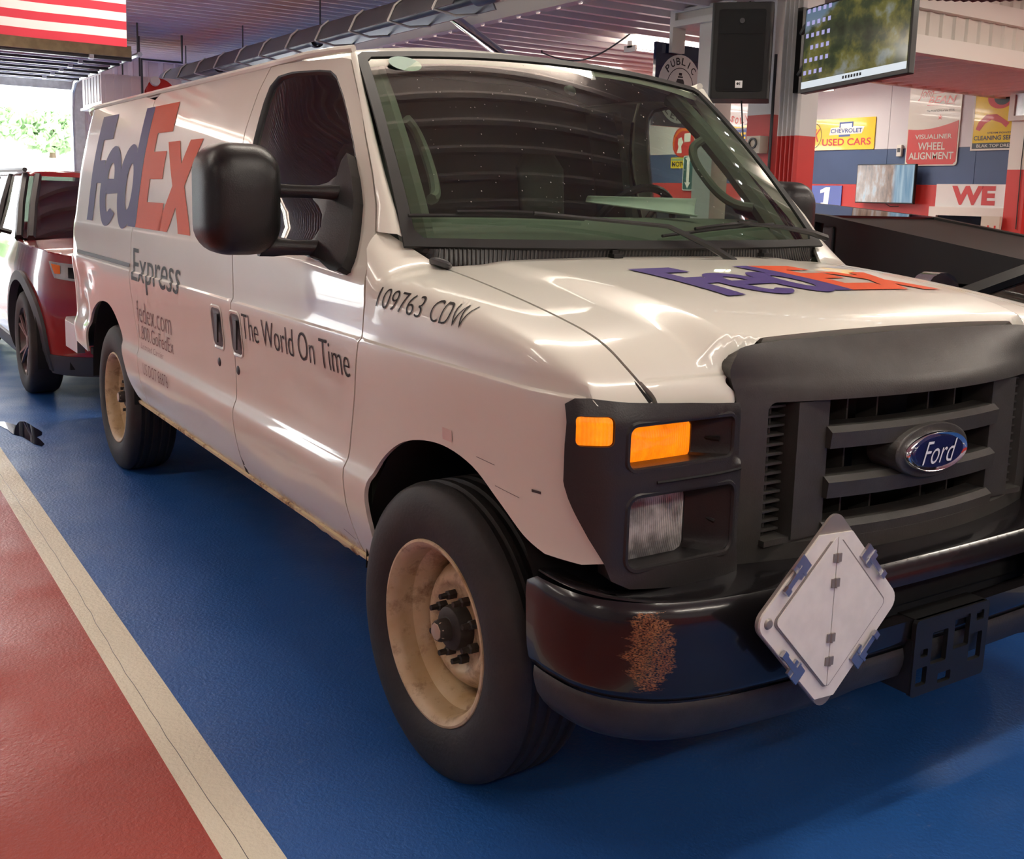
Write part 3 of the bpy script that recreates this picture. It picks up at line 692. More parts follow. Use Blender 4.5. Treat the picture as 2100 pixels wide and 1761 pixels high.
decal('lettering', 'USED CARS', 'sg_red', t, .27, .055, 1.05, .145, y, .02)
bt = [(.38, .19), (.90, .20), (.94, .29), (.74, .30), (.74, .345), (.56, .34), (.56, .29), (.40, .285)]
poly_y('emblem', [bt], 'sg_white', t, y); poly_y('emblem_outline', [[(a, b_) for a, b_ in ((.54, .28), (.56, .28), (.56, .33), (.74, .335), (.74, .285), (.76, .285), (.76, .355), (.54, .35))]], 'sg_mid', t, y-.002)
poly_y('emblem_foot', [[(.54, .165), (.72, .17), (.72, .195), (.54, .19)]], 'sg_mid', t, y-.002)
decal('lettering', 'CHEVROLET', 'sg_mid', t, .405, .215, .905, .27, y-.002, .02)
t, w, h, y = sign('alignment_sign', 'tall cream and red sign reading WHEEL ALIGNMENT', -6.16, 2.0, -5.45, 2.96, YW, 'sg_cream', r=.04)
wv = [(.015, .05), (.05, .015), (w-.05, .015), (w-.015, .05), (w-.015, .52)]+[(w-.015-(w-.03)*i/10, .52-.085*sin(pi*i/20)-.02*sin(pi*i/10)) for i in range(1, 11)]
poly_y('red_field', [wv], 'sg_red', t, y)
decal('lettering', 'WHEEL', 'sg_cream', t, .17, .185, .54, .275, y-.002, .015); decal('lettering', 'ALIGNMENT', 'sg_cream', t, .05, .075, .66, .16, y-.002, .015)
decal('lettering', 'VISUALINER', 'sg_cream', t, .12, .315, .62, .37, y-.002, .012)
decal('lettering', 'BEAN', 'sg_red', t, .26, .73, .64, .81, y, .02, .3); decal('lettering', 'John', 'sg_red', t, .12, .77, .33, .91, y, -.005, .5)
poly_y('rule', [[(.33, .84), (.66, .86), (.66, .866), (.33, .846)]], 'sg_red', t, y); poly_y('rule', [[(.25, .705), (.62, .715), (.62, .721), (.25, .711)]], 'sg_red', t, y)
decal('lettering', 'The POSITION of the STEEL', 'sg_black', t, .25, .63, .63, .655, y, .0)
poly_y('star', [[(.44+(.035 if k % 2 == 0 else .014)*sin(k*pi/5), .565+(.035 if k % 2 == 0 else .014)*cos(k*pi/5)) for k in range(10)]], 'sg_red', t, y)
t, w, h, y = sign('cleaning_sign', 'yellow and red sign reading CLEANING partly behind the box column', -5.29, 2.165, -4.62, 2.84, YW, 'sg_yellow')
poly_y('border', [[(0, 0), (w, 0), (w, h), (0, h)], [(.02, .02), (w-.02, .02), (w-.02, h-.02), (.02, h-.02)]], 'sg_cream', t, y)
poly_y('band', [[(.02, .02), (w-.02, .02), (w-.02, .085), (.02, .085)]], 'sg_black', t, y); decal('lettering', 'BLAK TOP DRESSING', 'sg_cream', t, .08, .035, .64, .07, y-.002, .01)
decal('lettering', 'CLEANING SERVICE', 'sg_black', t, .035, .115, .65, .165, y, .02); decal('lettering', 'STEAM POWER', 'sg_black', t, .20, .185, .50, .205, y, .01)
poly_y('gun_shape', [[(.05, .24), (.10, .22), (.16, .30), (.24, .34), (.36, .30), (.42, .25), (.46, .30), (.30, .40), (.17, .40), (.08, .32)]], 'sg_red', t, y)
poly_y('disc', [ell(.33, .58, .16, .12)], 'sg_red', t, y); poly_y('disc_core', [ell(.35, .58, .10, .08)], 'sg_black', t, y-.002)
t, w, h, y = sign('bay_number_sign', 'blue square sign with a white number 1', -7.64, 1.48, -7.09, 1.755, YW-.002, 'sg_blue')
poly_y('numeral', [[(.22, .02), (.34, .02), (.36, .255), (.29, .255), (.20, .215), (.20, .175), (.27, .19), (.26, .055), (.22, .05)]], 'sg_white', t, y)
sh = thing('wall_shelf', 'short white ledge under the number 1 sign', 'shelf', (-7.66, YW-.002, 1.30)); MB().b2((0, -.06, 0), (.66, 0, .14)).build('board', 'trim_white', sh, 0); MB().b2((.6, -.07, -.15), (.66, 0, .0)).build('end_leg', 'trim_white', sh, 0)
w2 = thing('wall_screen', 'flat screen showing brown bark over blue on the red wall', 'screen', (-6.77, YL-.15, 1.54))
bev(MB().b2((0, 0, 0), (.86, .045, .48)).build('bezel', 'black_plastic', w2, 0), .005); MB().b2((.012, -.004, .015), (.848, 0, .468)).build('display', 'screen_bark', w2, 0)
MB().b2((.25, .045, .12), (.6, .135, .36)).build('mount', 'black_plastic', w2, 0); MB().tube([(.45, .03, 0), (.52, .03, -.035), (.62, .06, -.03)], .006, 5).build('lead', 'rubber', w2)
t, w, h, y = sign('banner', 'white banner with big red letters WE over the window', -5.69, 1.515, -4.30, 1.785, YW-.002, 'sg_white', 'banner', th=.006)
decal('lettering', 'WE', 'sg_red', t, .21, .03, .77, .25, y, .05); decal('lettering', 'BUY', 'sg_red', t, 1.03, .03, 1.36, .25, y, .05)
wi = thing('window_1', None, None, (-5.74, YW, 1.0)); tag(wi, kind='structure')
MB().b2((0, -.05, .42), (1.6, 0, .52)).b2((0, -.05, 0), (.10, 0, .42)).b2((1.5, -.05, 0), (1.6, 0, .42)).build('window_frame', 'trim_white', wi, 0)
MB().b2((.10, -.012, 0), (1.5, -.004, .42)).build('pane', 'black_gloss', wi, 0)
th_ = thing('thermostat', 'small white wall box between the yellow sign and the tall sign', 'control box', (-6.28, YW, 2.115)); bev(MB().b2((0, -.035, 0), (.07, 0, .14)).build('case', 'trim_white', th_, 0), .004); MB().b2((.015, -.038, .05), (.055, -.034, .10)).build('dial', 'dark_metal', th_, 0)
t, w, h, y = sign('red_placard', 'small red placard outlined in white low on the red wall', -6.35, 1.30, -6.02, 1.43, YW-.002, 'sg_red')
poly_y('outline', [[(.01, .01), (w-.01, .01), (w-.01, h-.01), (.01, h-.01)], [(.02, .02), (w-.02, .02), (w-.02, h-.02), (.02, h-.02)]], 'sg_white', t, y)
# signs in the gap between post and columns, and those seen through the van's cab
t, w, h, y = sign('gasoline_sign', 'yellow sign with a white disc and red arched letters', -9.52, 2.56, -8.50, 3.06, YW, 'sg_yellow')
poly_y('disc_rim', [ell(w*.5, .32, .39, .30)], 'sg_navy', t, y); poly_y('disc', [ell(w*.5, .32, .375, .285)], 'sg_white', t, y-.002)
for i, ch in enumerate('GASOLINE'):
    a = radians(200+20*i); cx, cz = w*.5+.28*cos(a), .32+.215*sin(a); q_ = .008 if ch == 'I' else .032; me = fit(txt_mesh(ch, .02), -q_, -.045, q_, .045)
    wrap('lettering', me, (lambda cx, cz, a: lambda q, r_: (cx+q*cos(a+pi/2)-r_*sin(a+pi/2), y-.004, cz+q*sin(a+pi/2)+r_*cos(a+pi/2)))(cx, cz, a), 'sg_red', t)
t, w, h, y = sign('used_parts_sign', 'blue sign with yellow letters USED behind the beige gauge box', -9.50, 2.06, -8.48, 2.54, YW, 'sg_mid')
decal('lettering', 'USED', 'sg_yellow', t, .30, .28, .78, .44, y, .03); decal('lettering', 'TRUCKS', 'sg_yellow', t, .42, .07, .98, .23, y, .03)
t, w, h, y = sign('red_oval_sign', 'round red sign with an orange top edge beyond the cab window', -10.42, 2.17, -9.90, 2.62, YW, 'sg_red', r=.20)
poly_y('rim', [ell(w/2, h/2, w*.47, h*.47), ell(w/2, h/2-.02, w*.43, h*.42)], 'sg_orange', t, y); poly_y('panel', [[(.26, .22), (.40, .23), (.40, .36), (.26, .35)]], 'sg_white', t, y)
poly_y('white_shape', [[(.10, .06), (.22, .06), (.20, .16), (.24, .22), (.20, .30), (.13, .28), (.12, .20), (.14, .15)]], 'sg_white', t, y)
t, w, h, y = sign('motor_oil_sign', 'small yellow sign with black letters under the round red sign', -10.44, 2.0, -9.98, 2.165, YW, 'sg_yellow'); decal('lettering', 'MOTOR', 'sg_black', t, .03, .025, .43, .10, y, .02)
poly_y('green_band', [[(.02, .115), (w-.02, .115), (w-.02, .15), (.02, .15)]], 'leaves', t, y)
t, w, h, y = sign('arrow_sign', 'tall dark sign with a white arrow pointing down', -10.14, 1.66, -9.90, 2.19, YW-.016, 'sg_teal', r=.03)
poly_y('border', [rrect(.004, .004, w-.004, h-.004, .03, 4), rrect(.016, .016, w-.016, h-.016, .025, 4)], 'sg_white', t, y)
poly_y('arrow', [[(.12, .03), (.185, .13), (.15, .12), (.15, .45), (.19, .49), (.12, .51), (.05, .49), (.09, .45), (.09, .12), (.055, .13)]], 'sg_white', t, y-.002)
t, w, h, y = sign('white_letter_sign', 'dark sign with large pale letters beside the red column', -8.98, 1.80, -8.36, 2.04, YW, 'sg_navy'); decal('lettering', 'TUS', 'sg_cream', t, .06, .04, .56, .20, y, .04)
t, w, h, y = sign('blue_notice', 'small blue notice low on the red wall by the gauge', -8.80, 1.42, -8.42, 1.66, YW-.002, 'sg_mid'); decal('lettering', 'TIRES', 'sg_cream', t, .05, .06, .33, .15, y, .02)
fa = thing('pedestal_fan', 'grey pedestal fan standing by the blue and white wall', 'fan', (-10.95, 8.55, 0))
MB().lathe([(0, 0), (.22, 0), (.2, .03), (.03, .05), (.02, .06), (.02, 2.2), (0, 2.2)], 20).build('stand', 'galv', fa)
for r in (.27, .2, .12): MB().tube([(r*cos(2*pi*i/28), -.12, 2.35+r*sin(2*pi*i/28)) for i in range(28)], .006, 4, closed=True).build('guard_ring', 'dark_metal', fa)
for k in range(4):
    a = k*pi/2+.3; MB().prism([(.03*cos(a), .03*sin(a)), (.24*cos(a-.35), .24*sin(a-.35)), (.25*cos(a+.3), .25*sin(a+.3))], -.09, -.08, lambda q, r_, hh: (q, hh, 2.35+r_)).build('blade', 'galv', fa, 0)
MB().lathe([(0, 0), (.07, .0), (.08, .1), (.05, .2), (0, .2)], 16, Matrix.Translation((0, .1, 2.35)) @ Matrix.Rotation(pi/2, 4, 'X')).build('motor', 'dark_metal', fa)
# ---- public telephone sign on the white post
t = thing('telephone_sign', 'square navy PUBLIC TELEPHONE sign with a bell in a white disc', 'sign', (-4.73, 3.68, 2.12), radians(94))
w = .56; h = .68; MB().b2((0, -.03, 0), (w, 0, h)).build('board', 'sg_navy', t, 0); y = -.032; cx, cz = .295, .315
poly_y('disc', [ell(cx, cz, .265, .285, 40)], 'sg_white', t, y); poly_y('ring', [ell(cx, cz, .165, .178, 40), ell(cx, cz, .158, .171, 40)], 'sg_black', t, y-.002)
def arc_text(word, a0, a1, inward):
    for i, ch in enumerate(word):
        a = radians(a0+(a1-a0)*i/(len(word)-1)); px, pz = cx+.214*cos(a), cz+.231*sin(a); rot = a-pi/2 if not inward else a+pi/2
        q_ = .006 if ch == 'I' else .024; me = fit(txt_mesh(ch, .015), -q_, -.03, q_, .03)
        wrap('lettering', me, (lambda px, pz, rot: lambda q, r_: (px+q*cos(rot)-r_*sin(rot), y-.002, pz+q*sin(rot)+r_*cos(rot)))(px, pz, rot), 'sg_black', t)
arc_text('PUBLIC', 135, 45, False); arc_text('TELEPHONE', 195, 345, True)
bell = [(-.085, -.09), (.085, -.09), (.075, -.065), (.055, -.03), (.048, .06), (.035, .085), (-.035, .085), (-.048, .06), (-.055, -.03), (-.075, -.065)]
poly_y('bell', [[(cx+a, cz+b_) for a, b_ in bell]], 'sg_black', t, y-.002); poly_y('bell_face', [[(cx+a*.62, cz+b_*.55-.005) for a, b_ in bell]], 'sg_cream', t, y-.004)
poly_y('bell_crown', [[(cx-.03, cz+.095), (cx+.03, cz+.095), (cx+.03, cz+.108), (cx-.03, cz+.108)], [(cx-.018, cz+.114), (cx+.018, cz+.114), (cx+.018, cz+.135), (cx-.018, cz+.135)]], 'sg_black', t, y-.002)
poly_y('clapper', [ell(cx, cz-.11, .012, .012, 12)], 'sg_black', t, y-.002)
# ================================================================== THE VAN (front axle centre at the origin, nose towards +X)
van = thing('delivery_van', 'white delivery van with purple and orange logo lettering', 'van', (0, 0, 0))
_w = pchip([.36, .40, .44, .50, .60, .67, .70, .73, .76, .90, 1.075, 1.0915, 1.0965, 1.20, 1.278, 1.292, 1.45, 1.58, 1.72, 1.86, 1.95],
           [.90, .93, .952, .977, .999, 1.004, 1.001, .989, .986, .992, 1.0055, 1.005, .9965, .992, .985, .981, .957, .937, .908, .872, .845])
ROWS = (.665, .69, .705, .72, .735, .75, 1.07, 1.08, 1.088, 1.0905, 1.0925, 1.094, 1.0955, 1.0975, 1.104, 1.272, 1.278, 1.285, 1.292, 1.30)
DENT = [(-1.05, .60, .30, .05, .006), (-.75, .86, .22, .05, .004), (-1.9, .56, .4, .06, .006), (-2.3, .92, .35, .12, .003), (-4.15, .80, .10, .10, .03), (-4.02, .98, .16, .06, .018),
        (-4.3, .95, .06, .14, .022), (-3.95, 1.05, .25, .02, .008), (-1.2, 1.2, .3, .05, .002), (.25, 1.0, .2, .06, .002), (-.62, .95, .10, .03, .004)]
_wk = pchip([1.2, 1.25, 1.385, 1.46, 1.56, 1.66, 1.81, 1.95], [0, .005, .054, .077, .105, .137, .20, .21])      # cab narrows towards the screen
def wide(x, z, s=-1):
    r = float(_w(z))
    d = min(1., max(0., (-4.28-x)/.38)); r -= .30*(1-sqrt(max(0, 1-d*d)))
    t = min(1.1, max(0., (x+1.5)/1.03)); r -= float(_wk(z))*((t*t/.7 if t < .35 else t-.175)/.825)
    if x > .40: r -= .055*((x-.40)/.22)**2
    if s < 0:
        for a, b, sa, sb, k in DENT:
            q = ((x-a)/sa)**2+((z-b)/sb)**2
            if q < 8: r -= k*math.exp(-q)
    return r
def side(s): return lambda x, z: (x, s*wide(x, z, s), z)
He = pchip([-.45, -.36, -.2, 0, .314, .45, .553, .592, .612, .62], [1.302, 1.293, 1.281, 1.262, 1.222, 1.197, 1.155, 1.120, 1.09, 1.065])
Hy = pchip([-.45, -.36, 0, .314, .55, .60, .62], [.765, .775, .81, .833, .846, .826, .80])
Zc = pchip([-.45, -.36, 0, .3, .45, .55, .60, .65], [1.315, 1.308, 1.290, 1.263, 1.240, 1.213, 1.188, 1.15])
# fender: side wall, then rolls over to the bonnet edge (v > 1.12)
def fender(s):
    def S(x, v):
        hx = min(x, .62)
        if x < -.33:
            k = (-.33-x)/.12; hy = float(Hy(-.33))+k*.082; hz = float(He(-.33))+k*.075
        else: hy, hz = float(Hy(hx)), float(He(hx))
        zc = min(1.12, hz-.012)
        if v <= 1.12:
            z = v if v < 1.0 else 1.0+(v-1.0)*(zc-1.0)/.12
            return (x, s*wide(x, z, s), z)
        t = (v-1.12)/.5; w0 = wide(x, zc, s)
        p = [(w0, zc), (w0-.002, zc+.93*(hz-zc)), (hy+.74*(w0-hy), hz-.006*(hz-zc > .05)), (hy, hz)]
        a = ((1-t)**3, 3*t*(1-t)**2, 3*t*t*(1-t), t**3)
        return (x, s*sum(a[i]*p[i][0] for i in range(4)), sum(a[i]*p[i][1] for i in range(4)))
    return S
DF = [(-.488, 1.385), (-.457, 1.338), (-.422, 1.293), (-.39, 1.195), (-.396, 1.097), (-.425, 1.0), (-.448, .925), (-.485, .804), (-.505, .70), (-.492, .60), (-.452, .484), (-.44, .45)]     # door / fender cut
G_ = .0036
ARF = [(-.335, .44), (-.338, .55), (-.358, .655), (-.315, .745), (-.215, .822), (-.098, .868), (.055, .888), (.196, .868), (.306, .815), (.409, .763), (.486, .740)]
FE = [(.58, .740), (.626, .752), (.606, .81), (.578, .89), (.566, .935), (.572, 1.0), (.583, 1.07)]
zb = .455
def crom(P, n=5):      # Catmull-Rom through a polyline
    P = [np.array(p) for p in P]; out = []
    for i in range(len(P)-1):
        a, b, c, d = P[max(i-1, 0)], P[i], P[i+1], P[min(i+2, len(P)-1)]
        for k in range(n): t = k/n; out.append(tuple(.5*(2*b+(c-a)*t+(2*a-5*b+4*c-d)*t*t+(3*b-a-3*c+d)*t**3)))
    return out+[tuple(P[-1])]
ARF = crom(ARF)
def fend_outline():
    Sf_ = fender(1); up = []
    for x, z in DF[::-1]:        # up the door cut: find v at each height
        lo, hi = .4, 1.617
        for _ in range(24):
            m_ = (lo+hi)/2
            if Sf_(x+G_, m_)[2] < z: lo = m_
            else: hi = m_
        up.append((x+G_, lo))
    out = up+[(-.475, 1.617), (-.42, 1.617), (-.37, 1.617), (-.33, 1.617), (.0, 1.617), (.35, 1.617), (.55, 1.617), (.60, 1.617), (.618, 1.617), (.617, 1.5), (.616, 1.35), (.612, 1.2), (.603, 1.12)]
    out += [(x, z) for x, z in FE[::-1]]+[(x, z) for x, z in ARF[::-1]]
    return out
R0 = [(-.972, 1.918), (-.884, 1.805), (-.739, 1.662), (-.632, 1.558), (-.543, 1.46)]      # door front edge along the pillar
DR = [(-1.471, 1.925), (-1.532, 1.84), (-1.578, 1.70), (-1.575, 1.56), (-1.54, 1.38), (-1.495, 1.19), (-1.482, 1.088), (-1.484, .90), (-1.484, .76), (-1.476, .62), (-1.462, .50), (-1.455, zb)]
WIN = [(-1.023, 1.867), (-.917, 1.76), (-.794, 1.649), (-.69, 1.54), (-.60, 1.42), (-.555, 1.34), (-.575, 1.308), (-.834, 1.312), (-1.15, 1.325), (-1.38, 1.345), (-1.44, 1.38), (-1.465, 1.48), (-1.468, 1.66), (-1.450, 1.80), (-1.43, 1.855), (-1.38, 1.888), (-1.284, 1.896), (-1.12, 1.892), (-1.06, 1.886)]
SLR = [(-2.985, 1.90), (-2.983, 1.40), (-2.973, 1.117), (-2.954, .90), (-2.90, .76), (-2.855, .66), (-2.835, .56), (-2.80, zb)]
ARR = [(-4.02, .56), (-4.00, .66), (-3.95, .75), (-3.86, .82), (-3.70, .875), (-3.505, .888), (-3.36, .845), (-3.22, .75), (-3.14, .64), (-3.08, .54), (-3.0, .475)]
ARR = crom(ARR)
def off(poly, d):    # shift a polyline in u
    return [(a+d, b) for a, b in poly]
for s, nm in ((-1, 'right'), (1, 'left')):
    S = side(s); fl_ = s > 0
    panel('fender', fend_outline(), fender(s), 'van_paint', van, us=.035, vs=.03, rows=ROWS, flip=fl_, seg=.02)
    door = [(a-G_, b) for a, b in DF[::-1]]+[(a-G_, b) for a, b in R0[::-1]]+[(-1.02, 1.925), (-1.2, 1.928), (-1.40, 1.928)]+off(DR, G_)+[(-.9, zb-.004)]
    d = panel('front_door', door, S, 'van_paint', van, holes=[WIN], us=.05, vs=.03, rows=ROWS, flip=fl_, seg=.02)
    cx = sum(p[0] for p in WIN)/len(WIN); cz = sum(p[1] for p in WIN)/len(WIN)
    # rubber frame and glass of the door window
    b = MB(); o_ = [Vector(S(a, c)) for a, c in dens(WIN, np.array((.03, .03)))]; i_ = []
    for (a, c) in dens(WIN, np.array((.03, .03))): i_.append(Vector(S(a+(cx-a)*.055, c+(cz-c)*.055))-Vector((0, s*.012, 0)))
    b.loft([[tuple(p+Vector((0, s*.001, 0))) for p in o_], [tuple(p+Vector((0, s*.004, 0))) for p in [(q*.6+r*.4) for q, r in zip(o_, i_)]], [tuple(p) for p in i_]], caps=False)
    fr_ = b.build('window_frame', 'black_plastic', d)
    gp = [(a+(cx-a)*.05, c+(cz-c)*.05) for a, c in WIN]
    panel('window_glass', gp, lambda x, z, S=S, s=s: tuple(np.array(S(x, z))-np.array((0, s*.012, 0))), 'side_glass', d, us=.08, vs=.05, rim=0, flip=fl_, seg=.05)
    if s < 0:
        sl = off(DR[::-1], -G_)+[(-1.5, 1.928), (-2.2, 1.928), (-2.9, 1.928)]+off(SLR, G_)+[(-2.1, zb-.004)]
        panel('sliding_door', sl, S, 'van_paint', van, us=.06, vs=.03, rows=ROWS, flip=fl_, seg=.02)
        qu = off(SLR[::-1], -G_)+[(-3.2, 1.928), (-4.0, 1.926), (-4.45, 1.92), (-4.645, 1.90), (-4.655, 1.6), (-4.655, 1.1), (-4.655, .66), (-4.45, .60), (-4.12, .57)]+ARR+[(-2.9, .455)]
    else:
        qu = off(DR[::-1], -G_)+[(-1.5, 1.928), (-3.2, 1.928), (-4.45, 1.92), (-4.645, 1.90), (-4.655, 1.6), (-4.655, 1.1), (-4.655, .66), (-4.45, .60), (-4.12, .57)]+ARR+[(-2.9, .455), (-2.1, zb-.004)]
    panel('quarter_panel', qu, S, 'van_paint', van, us=.045, vs=.03, rows=ROWS, cols=(-4.3, -4.36, -4.42, -4.48, -4.53, -4.58, -4.62), flip=fl_, seg=.02)
    # pillar between windscreen and door
    A = [(-.486, 1.386)]+R0[::-1]+[(-.985, 1.935)]
    n = len(A); rows_ = []
    for i, (x, z) in enumerate(A):
        a = np.array(S(x+.004, z)); t = i/(n-1); bx = -.405+(-.99+.405)*t; bz = 1.385+(1.945-1.385)*t; by = .865+(.712-.865)*t
        t2 = (z-1.386)/(1.935-1.386); zz = 1.372+t2*.566; bpt = np.array((np.interp(zz, [1.355, 1.448, 1.56, 1.742, 1.94], [-.412, -.488, -.608, -.81, -.98]), s*np.interp(zz, [1.355, 1.448, 1.56, 1.742, 1.94], [.858, .850, .828, .780, .745]), zz))
        mid = (a+bpt)/2+np.array((.010, s*.008, .003)); q1 = (a*.7+mid*.3)+np.array((.003, s*.006, 0)); q2 = (bpt*.5+mid*.5)+np.array((.004, 0, .004))
        rows_.append([tuple(a-np.array((0, s*.02, 0))), tuple(a), tuple(q1), tuple(mid), tuple(q2), tuple(bpt), tuple(bpt-np.array((.03, s*.01, .03)))])
    MB().loft(rows_, caps=False, cyc=False).build('windshield_pillar', 'van_plain', van, 60)
    # drip rail along the roof edge
    pts = [(-4.64, s*.80, 1.915), (-4.5, s*.835, 1.930)]+[(x, s*.848, 1.936) for x in np.linspace(-4.3, -1.5, 20)]+[(-1.2, s*.825, 1.946), (-1.06, s*.79, 1.950), (-.985, s*.755, 1.952)]
    MB().tube(pts, .013, 8).build('drip_rail', 'van_plain', van)
    # sill flange with rust
    MB().loft([[(x, s*.950, zb+.006), (x, s*.968, zb-.001), (x, s*.966, zb-.013), (x, s*.950, zb-.020-(.012*abs(sin(x*70))*(-.78 < x < -.5))), (x, s*.90, zb-.006)] for x in np.linspace(-3.0, -.40, 90)], caps=True).build('sill', 'rusty_sill', van)

# roof
def roof(x, y):
    z = 1.935+.115*(1-abs(y/.855)**2.4)
    z += .0*x
    if x > -1.5: k = min(1.15, (x+1.5)/.5); z -= .070*k*k*(1-(y/.86)**2*.35)*1.0
    if x < -4.3: k = min(1, (-4.3-x)/.37); z -= .12*k*k
    return (x, y, z)
ro = [(-.975, -.735), (-.945, -.4), (-.935, 0), (-.945, .4), (-.975, .735), (-1.06, .785), (-1.2, .822), (-1.5, .85), (-3, .853), (-4.4, .85), (-4.60, .80), (-4.66, .6), (-4.66, -.6), (-4.60, -.80), (-4.4, -.85), (-3, -.853), (-1.5, -.85), (-1.2, -.822), (-1.06, -.785)]
panel('roof', ro, roof, 'van_plain', van, us=.06, vs=.05, rim=.02, seg=.04)
# rear end
b = MB(); b.prism([(-.72, .60), (.72, .60), (.72, 1.62), (.62, 1.90), (.2, 1.96), (-.2, 1.96), (-.62, 1.90), (-.72, 1.62)], -4.66, -4.60, lambda y, z, x: (x, y, z)); b.build('rear_doors', 'van_plain', van, 30)
rb = MB(); rb.prism([(-4.90, -.86), (-4.86, -.95), (-4.70, -.985), (-4.36, -.985), (-4.36, -.94), (-4.62, -.90), (-4.66, -.80), (-4.66, .80), (-4.62, .90), (-4.36, .94), (-4.36, .985), (-4.70, .985), (-4.86, .95), (-4.90, .86)], .50, .665); bev(rb.build('rear_bumper', 'steel', van, 0), .012)
for s in (-1, 1): MB().b2((-4.67, s*.80, .95), (-4.655, s*.90, 1.28)).build('tail_lamp', 'sg_red', van, 0)

# windscreen
def wsf(u, v):
    c = 1-u*u
    x = (-.405+.085*c)*(1-v)+(-.985+.04*c)*v; y = u*(.855*(1-v)+.742*v); z = (1.352-.004*c)*(1-v)+(1.935+.042*c)*v
    k = .022*4*v*(1-v); return (x+k*.75, y, z+k*.66)
wo = [(-.975, .0), (-.99, .04), (-.985, .5), (-.97, .97), (-.95, .99), (.95, .99), (.97, .97), (.985, .5), (.99, .04), (.975, 0)]
ws = panel('windshield', wo, wsf, 'windshield_glass', van, us=.06, vs=.06, rim=0, seg=.05)
band = [(-1.012, -.01), (-1.012, .5), (-1.01, .985), (-.98, 1.012), (.98, 1.012), (1.01, .985), (1.012, .5), (1.012, -.01)]
hole = [(-.968, .06), (-.974, .5), (-.966, .955), (-.945, .977), (.945, .977), (.966, .955), (.974, .5), (.968, .06), (.94, .026), (-.94, .026)]
panel('windshield_seal', band, lambda u, v: tuple(np.array(wsf(u, v))+np.array((.004, 0, .003))), 'rubber', van, holes=[hole], us=.06, vs=.05, rim=.01, seg=.04)
# cowl: black louvred panel between glass and bonnet
def cowl(u, v):   # v 0 at bonnet edge, 1 at glass
    c = 1-u*u; e_ = float(sstep(.86, 1., abs(u))); p0 = np.array((-.350+.02*c-.085*e_, u*.85, 1.300-.016*abs(u)+.055*e_-.004)); p1 = np.array(wsf(u*.985, .008))
    p = p0*(1-v)+p1*v; return (p[0], p[1], p[2]-.012*4*v*(1-v))
panel('cowl', [(-1, 0), (1, 0), (1, 1), (-1, 1)], cowl, 'black_plastic', van, us=.05, vs=.2, rim=.012, seg=.05)
b = MB()
for i in range(118):
    u = -.96+1.92*i/117; a = [np.array(cowl(u+.012*v, v))+np.array((0, 0, .0035)) for v in (.06, .35, .65, .95)]
    b.tube([tuple(p) for p in a], .0032, 4)
o = b.build('cowl_louvres', 'grille_plastic', van); tag(o, kind='stuff')
# bonnet
prof_x = np.array([-.345, -.1, .15, .35, .47, .53, .57, .595, .611, .6175, .62])
def hoodx(u): return float(np.interp(u, np.linspace(0, 1, 11), prof_x))
_hx = pchip(np.linspace(0, 1, 11), prof_x)
def hood(u, v):
    x = float(_hx(u)); y = v*float(Hy(x)); a = abs(y)
    ze = float(He(x))+.020*(1-v*v)*(1-sstep(.45, .6, x)); zc = float(Zc(x))+.012*(1-(y/.6)**2)
    if x > .592: ze = float(np.interp(u, [.7, .8, .9, 1.0], [1.120, 1.098, 1.078, 1.055])) 
    a0 = .56-.12*float(sstep(.56, .612, x)); k = float(sstep(a0, a0+.10, a)); 
    return (x, y, zc*(1-k)+ze*k)
ye = .575/.82
ho = [(0, -1), (.2, -1), (.4, -1), (.55, -1), (.7, -1), (.85, -1), (1, -1), (1, -.73), (.92, -.715), (.84, -.725), (.78, -.732), (.73, -.715), (.705, -.68), (.695, -.6), (.69, -.3), (.69, 0), (.69, .3), (.695, .6), (.705, .68), (.73, .715), (.78, .732), (.84, .725), (.92, .715), (1, .73), (1, 1), (.85, 1), (.7, 1), (.55, 1), (.4, 1), (.2, 1), (0, 1)]
ho = ho[:7]+crom(ho[7:24], 4)+ho[24:]
ho = [(a, b*.9925) for a, b in ho]
panel('hood', ho, hood, 'van_paint', van, us=.03, vs=.03, rows=[.55, .57, .59, .61, .63, .65, .67, .69, .71, .73, -.55, -.57, -.59, -.61, -.63, -.65, -.67, -.69, -.71, -.73], rim=.018, seg=.02)
# black tubes down in the panel gaps, standing in for their shade
for s in (-1, 1):
    MB().tube([(x, s*float(Hy(x)), float(He(x))-.012) for x in np.linspace(-.33, .612, 40)], .0075, 5).build('hood_gap_shade', 'rubber', van)
    S = side(s)
    for nm_, ln in (('door_gap_shade', [(-.457, 1.338)]+DF[2:]), ('door_gap_shade', DR[1:]), ('door_gap_shade', SLR[1:] if s < 0 else DR[1:])):
        MB().tube([tuple(np.array(S(a, c_))-np.array((0, s*.012, 0))) for a, c_ in crom(ln, 4)], .0075, 5).build(nm_, 'rubber', van)
# washer nozzle cap and jets
e = MB(); e.lathe([(0, .012), (.02, .011), (.033, .006), (.036, 0), (.03, -.012), (0, -.012)], 20, Matrix.Translation((-.335, -.785, 1.304)) @ Matrix.Rotation(radians(-22), 4, 'X') @ Matrix.Diagonal((1.3, .8, 1, 1))); e.build('antenna_plug', 'dark_metal', van)
for y in (-.18, .47): MB().box((-.33+.02, y, 1.322), (.03, .035, .012)).box((-.32, y, 1.333), (.014, .02, .012)).build('washer_jet', 'black_plastic', van)
